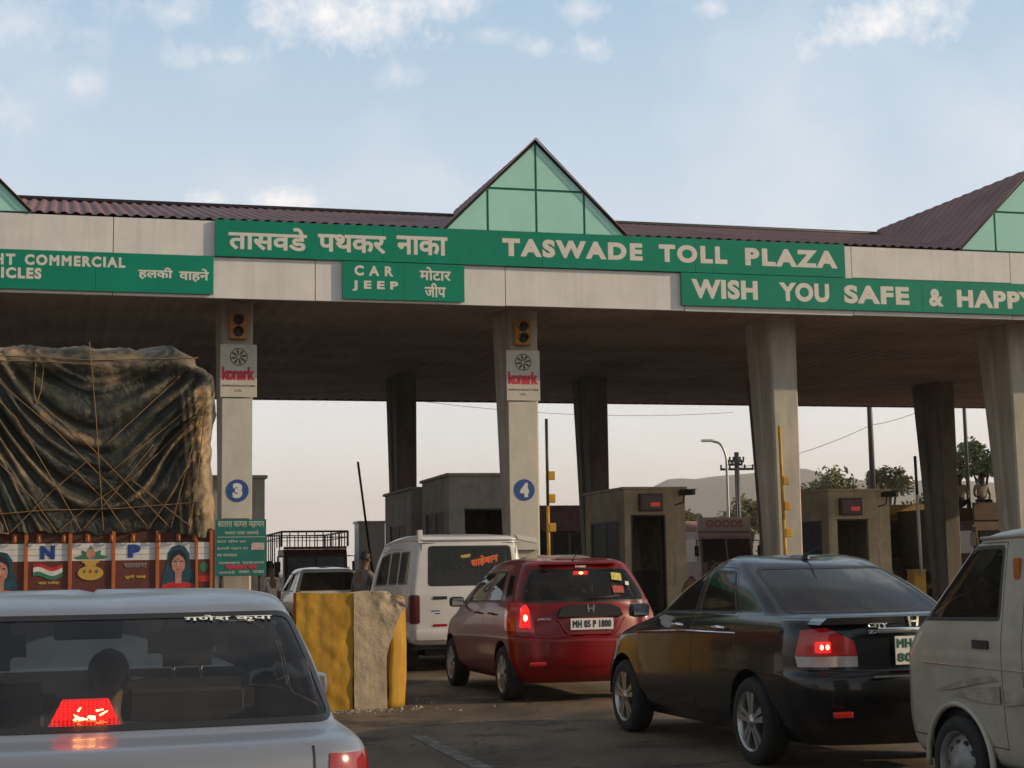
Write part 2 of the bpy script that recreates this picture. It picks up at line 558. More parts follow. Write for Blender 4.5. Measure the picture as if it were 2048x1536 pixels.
hill('hills', -60, 1900, 2500, lambda x: 120 + 10 * sin(x * .006) + 12 * ss(250, 480, x) - 30 * (1 - ss(150, 260, x)) - 20 * ss(900, 1500, x))

# worn lane marking on the approach
M_MARK = mat('worn_marking', (.22, .20, .165), .85, var=.75, vscale=7, col2=(.06, .05, .04))
bm = NB()
for v0, v1 in ((9.6, 13.6),):
    for k in range(8):
        a = v0 + (v1 - v0) * k / 8; b = a + (v1 - v0) / 8
        bm.faces.new([bm.verts.new(p) for p in (W(2.62, a, .008), W(2.76, a, .008), W(2.76, b, .008), W(2.62, b, .008))])
tag(obj('road_marking', bm, M_MARK), kind='structure')

# ------------------------------------------------------------------ canopy
PU = [-2.3 + 5.17 * k for k in range(7)]            # column lines across the plaza
U0, U1 = -13.0, 33.5
canopy = thing('toll_canopy', 'long toll plaza canopy with maroon roof, white fascia and three glazed gables', 'toll canopy', W(*S3(8, 25)), PHI)
canopy.scale = (1.0042, 1, 1.0203)
def L3(u, v, z):
    a, b = S3(u, v, z), S3(8, 25)
    return ((a[0] - b[0]) / 1.0042, a[1] - b[1], (a[2] - .2268) / 1.0203)
def corrugated(name, parent, m, u0, u1, v0, z0, v1, z1, per, amp, down=1):
    bm = NB(); rows = []
    k = int((u1 - u0) / per * 4)
    for i in range(k + 1):
        u = u0 + (u1 - u0) * i / k
        o = amp if (i % 4) in (1, 2) else 0.0
        rows.append((bm.verts.new(L3(u, v0, z0 + o * down)), bm.verts.new(L3(u, v1, z1 + o * down))))
    for a, b in zip(rows, rows[1:]):
        bm.faces.new((a[0], b[0], b[1], a[1]))
    return obj(name, bm, m, parent)
corrugated('roof', canopy, M_ROOF, U0, U1, 25.02, 7.14, 31.0, 8.70, .2, .035)
corrugated('roof', canopy, M_ROOF, U0, U1, 31.004, 8.70, 44.2, 6.42, .26, .05)
bm = NB(); tube(bm, [L3(U0, 31, 8.745), L3(U1, 31, 8.745)], .055, 6); obj('ridge_cap', bm, M_DARK, canopy)
corrugated('ceiling', canopy, M_CEIL, U0, U1, 25.27, 5.90, 44.0, 6.0, .36, .03, -1)
pa, pb = L3(U0, 44, 5.96), L3(U1, 44, 6.45); bm = NB(); box(bm, pa[0], pb[0], pa[1] + .02, pa[1] + .2, pa[2], pb[2]); obj('rear_fascia', bm, M_DARK, canopy)
# fascia: two tiers of white panels with open joints on a dark rail
bm = NB(); box(bm, U0 - 8, U1 - 8, .06, .26, 5.84, 7.13); obj('fascia_rail', bm, M_DARK, canopy)
bm = NB()
ub = U0
while ub < U1:
    ue = min(U1, ub + 3.42)
    for z0, z1 in ((5.80, 6.49), (6.505, 7.11)):
        box(bm, ub - 8 + .006, ue - 8 - .006, .0, .055, z0 + random.uniform(-.012, .012), z1, bev=.006)
    ub = ue
obj('fascia', bm, M_PANEL, canopy)
# gables with glazing
for gu in (-2.36, 8.13, 18.42):
    hw, zb, zt = 1.72, 7.13, 8.80
    g = obj('gable', (lambda bm: (prism(bm, [(gu - 8 - hw, zb), (gu - 8 + hw, zb), (gu - 8, zt)], 'y', .05, .10), bm)[1])(NB()), M_GFR, canopy)
    e = .035
    def tri_split(polys):
        for p in polys:
            bm = NB(); prism(bm, [(gu - 8 + a, b) for a, b in p], 'y', .025, .048); obj('glazing', bm, M_GAB, g)
    zm = 7.915; hm = hw * (zt - zm) / (zt - zb)
    w_ = .022
    tri_split([[(-hm + .05, zm + w_), (-w_, zm + w_), (-w_, zt - .06)], [(w_, zm + w_), (hm - .05, zm + w_), (w_, zt - .06)],
               [(-hm + w_, zb + .02), (-w_, zb + .02), (-w_, zm - w_), (-hm + w_, zm - w_)], [(w_, zb + .02), (hm - w_, zb + .02), (hm - w_, zm - w_), (w_, zm - w_)],
               [(-hw + .06, zb + .02), (-hm - w_, zb + .02), (-hm - w_, zm - .05)], [(hm + w_, zb + .02), (hw - .06, zb + .02), (hm + w_, zm - .05)]])
    # roof of the gable: two corrugated slopes meeting the main roof in valleys
    bm = NB()
    for s in (-1, 1):
        prev = None; k = 64
        for i in range(k + 1):
            t = i / k
            o = .012 if i % 4 in (1, 2) else 0
            v = 24.985 + (31.0 - 24.985) * t
            hwt = (hw + .015) * (1 - t)
            zv = 7.15 + (8.72 - 7.15) * t
            a = bm.verts.new(L3(gu, v, 8.84 + o)); b = bm.verts.new(L3(gu + s * hwt, v, zv + o - .02 * (1 - t)))
            if prev: bm.faces.new((prev[0], a, b, prev[1]))
            prev = (a, b)
    obj('gable_roof', bm, M_ROOF, g)
    bm = NB()
    for s in (-1, 1):
        tube(bm, [L3(gu, 24.97, 8.86), L3(gu + s * (hw + .02), 24.97, 7.13)], .011, 6)
    obj('verge', bm, M_ROOF, g)
# columns: tapered in depth, panelled on the sides
def column_bm(u, v, w0, w1, d0, d1, sgn=1, z1=5.9):
    bm = NB()
    n = 10; prev = None
    for i in range(n + 1):
        t = i / n; z = -.5 + (z1 + .5) * t
        w = (w0 + (w1 - w0) * t) / 2; d = d0 + (d1 - d0) * t ** 1.3
        c = .035
        ring = [(-w + c, 0), (w - c, 0), (w, c), (w, d * .35), (w - .05, d * .4), (w - .05, d * .6), (w, d * .65), (w, d - c), (w - c, d), (-w + c, d), (-w, d - c), (-w, d * .65), (-w + .05, d * .6), (-w + .05, d * .4), (-w, d * .35), (-w, c)]
        r = [bm.verts.new(L3(u + x, v + sgn * y, z)) for x, y in ring]
        if prev:
            for k in range(16):
                f = (prev[k], prev[(k + 1) % 16], r[(k + 1) % 16], r[k])
                bm.faces.new(f if sgn > 0 else f[::-1])
        prev = r
    return bm
for k, u in enumerate(PU):
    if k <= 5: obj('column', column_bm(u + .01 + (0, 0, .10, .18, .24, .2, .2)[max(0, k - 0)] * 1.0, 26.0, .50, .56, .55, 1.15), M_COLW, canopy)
    if k >= 1: obj('column', column_bm(u + (0, .26, .24, .16, .06, -.05, -.15)[k], 36.5, .46, .52, .8, 1.35), M_COLSH, canopy)

# ------------------------------------------------------------------ sign boards on the fascia
def board(name, label, u0, u1, z0, z1, lines, v=24.985, cat='sign board', seams=()):
    t = pthing(name, label, cat, (u0 + u1) / 2, v, z0)
    c = (u0 + u1) / 2
    bm = NB()
    cuts = [u0] + list(seams) + [u1]
    for a, b in zip(cuts, cuts[1:]):
        box(bm, a - c + .002, b - c - .002, -.05, 0, 0, z1 - z0, bev=.004)
    obj('panel', bm, M_GREEN, t)
    bm = NB(); box(bm, u0 - c + .03, u1 - c - .03, .001, .013, .03, z1 - z0 - .03); obj('bracket', bm, M_DARK, t)
    for s, a, b, za, zb, bold, sp in lines:
        lettering('lettering', s, M_LET, t, a - c, b - c, za - z0, zb - z0, -.0505, bold, sp)
    return t
board('name_board', 'long green board lettered with the toll plaza name in two scripts', 2.375, 14.2, 6.50, 7.125,
      [('तासवडे', 2.60, 3.95, 6.62, 7.03, .03, 1), ('पथकर', 4.14, 5.34, 6.63, 6.95, .03, 1), ('नाका', 5.53, 6.45, 6.64, 6.97, .03, 1),
       ('TASWADE', 7.46, 10.12, 6.675, 7.00, .055, 1.25), ('TOLL', 10.44, 11.79, 6.67, 7.0, .055, 1.25), ('PLAZA', 12.15, 14.04, 6.665, 6.995, .055, 1.25)], seams=(5.3, 8.2, 11.15))
board('lane_board', 'small green board reading CAR JEEP in two scripts, below the name board', 4.57, 6.755, 5.83, 6.485,
      [('CAR', 4.78, 5.47, 6.24, 6.42, .045, 1.9), ('JEEP', 4.74, 5.555, 5.97, 6.155, .045, 1.7),
       ('मोटार', 5.94, 6.505, 6.19, 6.43, .025, 1), ('जीप', 6.03, 6.41, 5.90, 6.15, .025, 1)], seams=(5.66,))
board('greeting_board', 'green board on the right wishing drivers a safe and happy journey', 10.86, 24.5, 5.885, 6.49,
      [('WISH', 11.06, 12.38, 6.02, 6.38, .05, 1.1), ('YOU', 12.81, 13.84, 6.015, 6.37, .05, 1.1), ('SAFE', 14.15, 15.52, 6.01, 6.36, .05, 1.15),
       ('&', 15.94, 16.25, 6.0, 6.34, .045, 1), ('HAPPY', 16.54, 18.30, 6.0, 6.34, .05, 1.15), ('JOURNEY', 18.9, 21.4, 6.0, 6.34, .05, 1.15)], seams=(13.2, 15.8, 18.6, 21.4))
board('lane_board', 'green board on the left for light commercial vehicles', -3.2, 2.355, 5.84, 6.49,
      [('LIGHT', -1.66, -.89, 6.23, 6.42, .05, 1.3), ('COMMERCIAL', -.74, .885, 6.24, 6.42, .05, 1.25), ('VEHICLES', -1.62, -.47, 6.01, 6.195, .05, 1.2),
       ('हलकी', 1.10, 1.67, 6.06, 6.27, .03, 1), ('वाहने', 1.775, 2.275, 6.04, 6.27, .03, 1)], seams=(.4,))

# ------------------------------------------------------------------ boards, signals on the pillars
def wheel_emblem(cx, cz, r, y):
    bm = NB()
    for rr, th in ((r, .014), (r * .28, .012)):
        k = 36
        for i in range(k):
            a0, a1 = 2 * pi * i / k, 2 * pi * (i + 1) / k
            p = [(cx + (rr - th) * cos(a0), cz + (rr - th) * sin(a0)), (cx + rr * cos(a0), cz + rr * sin(a0)), (cx + rr * cos(a1), cz + rr * sin(a1)), (cx + (rr - th) * cos(a1), cz + (rr - th) * sin(a1))]
            prism(bm, p, 'y', y - .004, y)
    for i in range(8):
        a = 2 * pi * i / 8 + .2
        d = Vector((cos(a), sin(a))); n = Vector((-sin(a), cos(a)))
        p0 = Vector((cx, cz)) + d * r * .27; p1 = Vector((cx, cz)) + d * r * .93
        mid = (p0 + p1) / 2
        pts = [p0 - n * .006, mid - n * .02, p1 - n * .006, p1 + n * .006, mid + n * .02, p0 + n * .006]
        prism(bm, [tuple(p) for p in pts], 'y', y - .008, y - .0042)
    return bm
def pillar_board(u, digit, zbot, label):
    t = pthing('pillar_board', label, 'sign board', u, 25.985, zbot, 'numbered boards on the pillars')
    z = lambda a: a - zbot
    bm = NB(); box(bm, -.275, .255, -.05, 0, 0, z(4.19), bev=.006); obj('number_panel', bm, M_WB, t)
    bm = NB(); box(bm, -.31, .33, -.075, -.0535, z(4.205), z(5.13), bev=.005); obj('emblem_panel', bm, M_WB, t)
    obj('wheel_emblem', wheel_emblem(.01, z(4.91), .155, -.0757), M_BROWN, t)
    lettering('lettering', 'konark', M_RED, t, -.285, .30, z(4.50), z(4.735), -.0757, .06, .9)
    lettering('small_lettering', 'INFRASTRUCTURE', M_BROWN, t, -.28, .30, z(4.385), z(4.42), -.0757, .03)
    lettering('small_lettering', 'LTD.', M_BROWN, t, -.06, .07, z(4.30), z(4.335), -.0757, .03)
    bm = NB(); disc(bm, (.0, z(2.58)), .195, 'y', -.058, -.0505, 40); d = obj('number_disc', bm, M_BLUE, t)
    lettering('number', digit, M_LET, d, -.085, .085, z(2.45), z(2.71), -.0585, .07)
    return t
pillar_board(2.885, '3', 2.10, 'white pillar board with wheel emblem and a blue disc numbered 3')
t4 = pillar_board(8.10, '4', 1.5, 'white pillar board with wheel emblem and a blue disc numbered 4')
bm = NB(); prism(bm, [(-.18, .28), (.2, .21), (.23, .12), (.05, .15), (-.14, .2)], 'y', -.06, -.0515); obj('torn_notice', bm, M_LET, t4)
def signal(u, label):
    t = pthing('traffic_signal', label, 'traffic light', u, 25.99, 5.22, 'signals at the pillar tops')
    bm = NB(); box(bm, -.155, .155, -.16, -.002, 0, .46, bev=.02); obj('housing', bm, M_TL, t)
    for z in (.125, .335):
        bm = NB(); lathe(bm, [(.0, -.165), (.085, -.168), (.09, -.162)], 'y', 20, c=(0, 0, z)); obj('lens', bm, M_BLACK, t)
        bm = NB()
        for k in range(14):
            a0 = -.15 + (pi + .3) * k / 14; a1 = -.15 + (pi + .3) * (k + 1) / 14
            vs = [bm.verts.new((.1 * cos(a), y, z + .1 * sin(a))) for a, y in ((a0, -.158), (a1, -.158), (a1, -.27), (a0, -.27))]
            bm.faces.new(vs)
        h = obj('visor', bm, M_TL, t)
        md = h.modifiers.new('s', 'SOLIDIFY'); md.thickness = .008
signal(2.88, 'orange two lamp traffic signal on the pillar numbered 3')
signal(8.10, 'orange two lamp traffic signal on the pillar numbered 4')
# green notice board in front of pillar 3
t = pthing('notice_board', 'teal notice board with lines of white writing below pillar number 3', 'notice board', 2.915, 25.68)
M_TEAL = mat('notice_teal', (.01, .17, .15), .55, var=.25, vscale=3)
M_NOT = mat('notice_text', (.42, .50, .46), .6)
bm = NB(); box(bm, -.435, .435, -.03, 0, 1.12, 2.08, bev=.004); obj('panel', bm, M_TEAL, t)
bm = NB()
for x in (-.33, .33): tube(bm, [(x, .03, .02), (x, .03, 2.05)], .025, 8)
obj('post', bm, M_DARK, t)
for s, a, b, z0, z1 in (('सातारा कागल महामार', -.40, .40, 1.93, 2.045), ('पथकर नाका तासवडे', -.28, .30, 1.82, 1.89), ('कार जीप दर', -.41, .08, 1.68, 1.735), ('हलकी वाहने दर', -.41, .12, 1.56, 1.615), ('बस मालवाहक', -.41, -.06, 1.44, 1.495), ('पथकर सवलत', -.38, .40, 1.32, 1.36), ('तासवडे', -.38, -.1, 1.16, 1.21), ('पथकर', -.04, .14, 1.16, 1.21), ('नाका', .2, .4, 1.16, 1.21)):
    lettering('lettering', s, M_NOT, t, a, b, z0, z1, -.031, .02, 1, .006)
bm = NB(); box(bm, -.4, .42, -.0345, -.0312, 1.775, 1.785); obj('rule', bm, M_NOT, t)
bm = NB(); box(bm, .18, .40, -.036, -.0312, 1.56, 1.68); obj('rate_sticker', bm, mat('sticker', (.62, .50, .48), .6, var=.4, vscale=20), t)
lettering('red_lettering', 'पथकर दर', M_RED, t, -.27, .28, 1.225, 1.305, -.031, .09, 1, .006)

# ------------------------------------------------------------------ islands
for k, u in enumerate(PU):
    if u < 0 or k > 5: continue
    v0 = 16.8 if k == 1 else 19.0
    t = thing('traffic_island', ['', 'kerbed island behind the yellow end barrier', 'kerbed island carrying pillar number 4', 'kerbed island between the red hatchback lane and the black sedan lane', 'kerbed island right of the black sedan lane', 'kerbed island at the far right edge'][k], 'island', W(S3(u, 26)[0], v0), PHI, 'toll islands')
    bm = NB()
    w = .72
    pts = [(-w, .7), (-w * .7, .2), (0, 0), (w * .7, .2), (w, .7), (w, 30), (-w, 30)]
    prism(bm, pts, 'z', .002, .24)
    obj('kerb', bm, M_CONC, t)
    bm = NB(); prism(bm, [(x * .86, y * .985 + .15) for x, y in pts], 'z', .2405, .262); obj('paving', bm, mat('paver', (.22, .18, .14), .9, var=.4, vscale=5), t)

# ------------------------------------------------------------------ broken end barrier
t = thing('end_barrier', 'broken concrete island end barrier with yellow painted panels', 'barrier', W(2.63, 16.4), PHI)
t.scale.z = 1.04
def rough_block(name, poly, y0, y1, m, amp, parent, cell=.05, seed=0, keep_front=None):
    bm = NB(); prism(bm, poly, 'y', y0, y1)
    bmesh.ops.triangulate(bm, faces=bm.faces[:])
    for _ in range(8):
        es = [e for e in bm.edges if e.calc_length() > cell]
        if not es: break
        bmesh.ops.subdivide_edges(bm, edges=es, cuts=1)
        bmesh.ops.triangulate(bm, faces=bm.faces[:])
    bm.normal_update()
    for v in bm.verts:
        p = v.co
        a = amp(p) if callable(amp) else amp
        v.co = p + v.normal * a * (fbm((p.x * 7 + seed, p.y * 7, p.z * 7), 5)) + Vector((noise.noise(p * 4 + Vector((seed, 0, 9))), 0, noise.noise(p * 4.3))) * a * .5
    return obj(name, bm, m, parent, smooth=35)
rough_block('painted_panel', [(-.64, -.02), (-.055, -.02), (-.05, 1.145), (-.64, 1.16)], .02, .24, M_YEL, .012, t, .06, 3)
rough_block('concrete_core', [(-.045, -.02), (.30, -.02), (.295, .52), (.335, .66), (.36, .70), (.43, .93), (.50, 1.0), (.485, 1.06), (.37, 1.095), (.33, 1.14), (.13, 1.165), (-.045, 1.15)], .0, .5,
            mat('old_concrete', (.54, .43, .30), .9, var=.35, vscale=4, bump=.3, bscale=30, streak=.4, scol=(.16, .12, .09)), lambda p: .007 + .05 * ss(.8, 1.15, p.z) * ss(.05, .4, p.x), t, .035, 8)
# curved yellow side panel running back along the island
bm = NB(); prev = None; k = 26
for i in range(k + 1):
    s = i / k
    if s < .35: a = s / .35 * pi / 2; x, y = .335 + .22 * sin(a), .10 + .30 * (1 - cos(a))
    else: x, y = .555 + .03 * (s - .35), .40 + (s - .35) * 2.2
    ztop = .93 + .17 * ss(0, .25, s) - .02 * sin(s * 9)
    col = [bm.verts.new((x + .010 * fbm((x * 5, y * 5, z * 4)) + .02 * sin(z * 2.6), y, z)) for z in [ztop * j / 14 - .01 for j in range(15)]]
    if prev:
        for j in range(14): bm.faces.new((prev[j], col[j], col[j + 1], prev[j + 1]))
    prev = col
sp = obj('side_panel', bm, M_YEL, t, smooth='all')
md = sp.modifiers.new('s', 'SOLIDIFY'); md.thickness = .05; md.offset = -1

# crumbled concrete and grit at the barrier foot and along the kerb
rnd = random.Random(11); bm = NB()
for k in range(420):
    if k < 260: q = W(2.63 + rnd.gauss(0, .42), 16.28 + rnd.gauss(0, .16) - .1)
    else: q = W(1.9 + rnd.uniform(-.1, .15) + rnd.choice((0, 1.55)), rnd.uniform(16.8, 24))
    r = rnd.uniform(.006, .022) * (1.8 if rnd.random() < .06 else 1)
    vs = [bm.verts.new(q + Vector((rnd.uniform(-r, r), rnd.uniform(-r, r), z))) for z in (.003, .003, .004, r * 1.1)]
    for t_ in ((0, 1, 2), (0, 1, 3), (1, 2, 3), (2, 0, 3)): bm.faces.new([vs[i] for i in t_])
tag(obj('rubble', bm, M_CONC), 'loose grit and concrete crumbs at the foot of the yellow barrier', 'rubble', kind='stuff')

# ------------------------------------------------------------------ toll booths
def booth(name, label, u0, u1, v0, v1, h, m, door=None, win=None, base=-.02, win2=None):
    t = pthing(name, label, 'toll booth', (u0 + u1) / 2, v0, base, 'toll booths on the islands')
    c = (u0 + u1) / 2; a, b = u0 - c, u1 - c; d = v1 - v0; H = h - base; th = .12
    bm = NB()
    # front wall with an opening
    if door:
        x0, x1, zt = door[0] - c, door[1] - c, door[2] - base
        zb = door[3] - base if len(door) > 3 else .0
        box(bm, a, x0, 0, th, 0, H); box(bm, x1, b, 0, th, 0, H); box(bm, x0, x1, 0, th, zt, H)
        if zb > 0: box(bm, x0, x1, 0, th, 0, zb)
    else: box(bm, a, b, 0, th, 0, H)
    # left wall with a window opening
    if win:
        y0, y1, za, zb = win[0] - v0, win[1] - v0, win[2] - base, win[3] - base
        box(bm, a, a + th, th, y0, 0, H); box(bm, a, a + th, y1, d, 0, H); box(bm, a, a + th, y0, y1, 0, za); box(bm, a, a + th, y0, y1, zb, H)
    else: box(bm, a, a + th, th, d, 0, H)
    box(bm, b - th, b, th, d, 0, H); box(bm, a + th, b - th, d - th, d, 0, H)
    obj('wall', bm, m, t)
    bm = NB(); box(bm, a + th, b - th, th, d - th, .0, .03); obj('floor', bm, M_DARK, t)
    bm = NB(); box(bm, a - .05, b + .05, -.05, d + .05, H, H + .06, bev=.01); obj('roof', bm, m, t)
    if win:
        w = obj('window', (lambda bm: ([box(bm, a + .02, a + .06, y0 + (y1 - y0) * f - .02, y0 + (y1 - y0) * f + .02, za, zb) for f in (.02, .5, .98)], box(bm, a + .021, a + .059, y0, y1, zb - .03, zb - .001), bm)[2])(NB()), M_DARK, t)
        bm = NB(); box(bm, a + .034, a + .04, y0, y1, za, zb - .03); obj('pane', bm, M_PANE, w)
    if door:
        fr = NB()
        for x in (x0, x1): box(fr, x - .02, x + .02, -.012, th + .01, zb if len(door) > 3 else 0, zt)
        box(fr, x0 - .02, x1 + .02, -.013, th + .012, zt - .001, zt + .035)
        dd = obj('door_frame', fr, M_DARK, t)
        if len(door) > 3:
            bm = NB(); box(bm, x0 + .02, x1 - .02, .05, .056, zb, zt); obj('pane', bm, M_GLASSD, dd)
        bm = NB(); box(bm, x0 + .1, x1 + .1, 1.1, 1.5, .0, .95, bev=.02); box(bm, x0, x1 + .15, .95, 1.6, .95, 1.0); obj('counter', bm, M_DARK, t)
    return t
booth('toll_booth', 'grey toll booth left of pillar 4 with a dark window facing the traffic', 7.3, 8.8, 28.4, 31.1, 2.95, M_BOOTHG, (7.62, 8.5, 2.28, 1.2), (28.9, 30.8, 1.2, 2.3))
booth('toll_booth', 'low dark toll booth annex behind the grey booth', 7.2, 8.6, 31.3, 34.6, 2.80, M_BOOTHG, None, (31.9, 34.0, 1.1, 2.1))
b5 = booth('toll_booth', 'plastered toll booth with open doorway and red display behind the red hatchback', 12.42, 13.92, 32.3, 35.4, 2.83, M_BOOTH, (12.60, 13.40, 2.22), (32.7, 35.0, 1.1, 2.15))
booth('toll_booth', 'plastered toll booth with wide dark window behind the black sedan', 17.4, 19.0, 32.0, 35.4, 2.76, M_BOOTH, (17.62, 18.42, 2.08, 1.0), (32.4, 35.0, 1.0, 2.1))
booth('toll_booth', 'narrow grey toll booth behind pillar 3', 2.15, 3.55, 27.4, 30.6, 2.86, M_BOOTHG, None, (27.9, 30, 1.2, 2.1))
def display(u, v, z, label, body):
    t = pthing('led_display', label, 'display', u, v, z, 'red displays over the booth openings')
    bm = NB(); box(bm, -.28, .28, -.13, -.003, 0, .4, bev=.012); obj('housing', bm, mat('display_black', (.02, .012, .014), .35), t)
    bm = NB(); box(bm, -.24, .24, -.137, -.131, .05, .35); obj('screen', bm, mat('display_screen', (.05, .012, .016), .2), t)
    lettering('digits', body, M_LED, t, -.02, .21, .1, .2, -.1372, .05, 1, .004)
display(13.05, 32.3, 2.33, 'dark display with red digits over the open booth doorway', '0000')
display(17.95, 32.0, 2.20, 'dark display with red digits over the wide booth window', '0000')
def cctv(u, v, z, label):
    t = pthing('security_camera', label, 'camera', u, v, z, 'cameras on the booth corners', .5)
    bm = NB(); box(bm, -.06, .06, -.42, .02, .06, .18, bev=.015); obj('camera_body', bm, M_DARK, t)
    bm = NB(); tube(bm, [(0, -.12, .06), (-.02, -.1, -.1), (-.2, .0, -.16)], .018, 8); obj('bracket', bm, M_DARK, t)
    bm = NB(); box(bm, -.07, .07, -.47, -.05, .182, .195); obj('sun_hood', bm, M_DARK, t)
cctv(13.75, 32.15, 2.62, 'dark camera on the corner of the booth with the open doorway')
cctv(18.75, 31.85, 2.55, 'dark camera on the corner of the booth with the wide window')
# pale cabinet, far side
t = thing('control_cabinet', 'pale metal cabinet standing beyond the grey booth', 'cabinet', W(7.45, 44.4, .0), PHI)
t.scale.z = 1.28
M_CAB = mat('cabinet_paint', (.68, .68, .70), .5, var=.12, vscale=2)
bm = NB(); box(bm, -.3, .45, 0, .8, 0, 2.18, bev=.01); obj('body', bm, M_CAB, t)
bm = NB(); box(bm, -.24, .4, -.02, -.001, .08, 2.08, bev=.006); obj('door', bm, M_CAB, t)
bm = NB(); box(bm, -.34, .49, -.05, .85, 2.182, 2.23); obj('roof', bm, M_CAB, t)

# ------------------------------------------------------------------ boom gates (all raised)
def boom(label, u, v, z0, z1, lean, c1, c2, split, boxes=(), r=.032, base=True):
    t = pthing('boom_gate', label, 'boom gate', u, v, -.01, 'raised boom gates')
    z0 = -.01
    bm = NB(); box(bm, -.14, .14, -.12, .2, 0, .95, bev=.02); box(bm, -.15, .15, -.13, .21, .951, .99, bev=.01); obj('drive_cabinet', bm, M_BOOM, t)
    def P(z): return (lean * (z - .9), -.19, z - z0)
    bm = NB(); tube(bm, [P(.85), P(split)], r, 8); obj('arm', bm, c1, t)
    bm = NB(); tube(bm, [P(split + .001), P(z1)], r * .93, 8); obj('arm_tip', bm, c2, t)
    for zb in boxes:
        bm = NB(); x = P(zb)[0]; box(bm, x + .01, x + .14, -.235, -.145, zb - z0 - .08, zb - z0 + .08, bev=.012); obj('reflector_box', bm, M_BOOM, t)
    return t
boom('black raised boom leaning left beside the grey booth', 7.5, 37.2, 0, 3.72, -.13, M_DARK, M_DARK, 2.0)
boom('raised boom with three yellow boxes right of pillar 4', 8.64, 26.4, 0, 3.90, -.0, M_BOOM, M_DARK, 2.3, (2.85, 2.43, 1.9))
boom('yellow raised boom with three boxes in front of the bare pillar', 13.0, 25.6, 0, 3.73, -.012, M_BOOM, M_BOOM, 2.0, (2.72, 2.25, 1.75), .036)
boom('raised boom with white lower half and black tip beyond the black sedan', 17.62, 28.6, 0, 3.37, -.012, mat('boom_white', (.55, .52, .47), .5, var=.2, vscale=5), M_DARK, 2.55, (), .036)

# ------------------------------------------------------------------ lamps, poles, wires
t = thing('street_lamp', 'curved street lamp beyond the plaza, left of the utility pole', 'street lamp', (8.40, 62, 0))
t.scale = (1, 1, 1.105)
bm = NB()
pts = [(0, 0, 0), (0, 0, 2.5), (0, 0, 4.9)] + [(-.42 * (1 - cos(a)), 0, 4.9 + .8 * sin(a)) for a in [k * pi / 2 / 8 for k in range(1, 9)]] + [(-.55, 0, 5.73)]
tube(bm, pts, [.07, .065, .055] + [.045] * 9, 8); obj('post', bm, M_STEEL, t)
bm = NB(); box(bm, -.98, -.5, -.09, .09, 5.70, 5.80, bev=.03); obj('lamp_head', bm, mat('lamp_head', (.7, .7, .68), .3), t)
def upole(name, label, x, y, h, r, arms=(), cat='pole', m=M_DARK):
    t = thing(name, label, cat, (x, y, 0))
    bm = NB(); tube(bm, [(0, 0, 0), (0, 0, h)], [r, r * .75], 10); obj('post', bm, m, t)
    for z, w in arms:
        bm = NB(); box(bm, -w, w, -.05, .05, z - .05, z + .05)
        for s in (-1, -.45, .5, 1):
            lathe(bm, [(.0, z + .05), (.05, z + .06), (.035, z + .12), (.055, z + .17), (.0, z + .22)], 'z', 8, c=(s * w * .95, 0, 0))
        obj('crossarm', bm, M_DARK, t)
    return t
upole('utility_pole', 'dark utility pole with crossarm beside the street lamp', 9.93, 70, 6.45, .14, ((5.70, .74), (6.05, .32)))
t = upole('utility_pole', 'slim utility pole half hidden between lamp and crossarm pole', 9.3, 66, 5.9, .045, ((5.65, .3),))
upole('mast', 'tall bare mast seen under the canopy above the wide window booth', 17.07, 75, 14, .15)
upole('mast', 'thin tall mast in front of the tree at far right', 23.03, 80, 15, .11)
def wire(label, a, b, sag, r=.012):
    bm = NB(); A, B = Vector(a), Vector(b)
    tube(bm, [A.lerp(B, s) - Vector((0, 0, sag * 4 * s * (1 - s))) for s in [i / 24 for i in range(25)]], r, 5)
    tag(obj('overhead_wire', bm, M_DARK), label, 'wire', 'overhead wires beyond the plaza')
wire('overhead wire rising right from the crossarm pole to the tall mast', (9.9, 70, 5.75), (17.07, 75, 8.0), .25, .014)
wire('overhead wire continuing from the tall mast to the thin mast', (17.07, 75, 8.0), (23.03, 80, 10.3), .3, .014)
wire('overhead wire sagging just below the canopy edge between the dark rear columns', (-6, 58, 8.1), (9.3, 66, 7.85), .45, .009)
# ------------------------------------------------------------------ car bodies
def pchip(ys, t):
    n = len(ys)
    d = [ys[i + 1] - ys[i] for i in range(n - 1)]
    m = [d[0]] + [0 if d[i - 1] * d[i] <= 0 else 2 * d[i - 1] * d[i] / (d[i - 1] + d[i]) for i in range(1, n - 1)] + [d[-1]]
    i = min(int(t), n - 2); s = t - i
    return ys[i] * (1 + 2 * s) * (1 - s) ** 2 + m[i] * s * (1 - s) ** 2 + ys[i + 1] * s * s * (3 - 2 * s) + m[i + 1] * s * s * (s - 1)

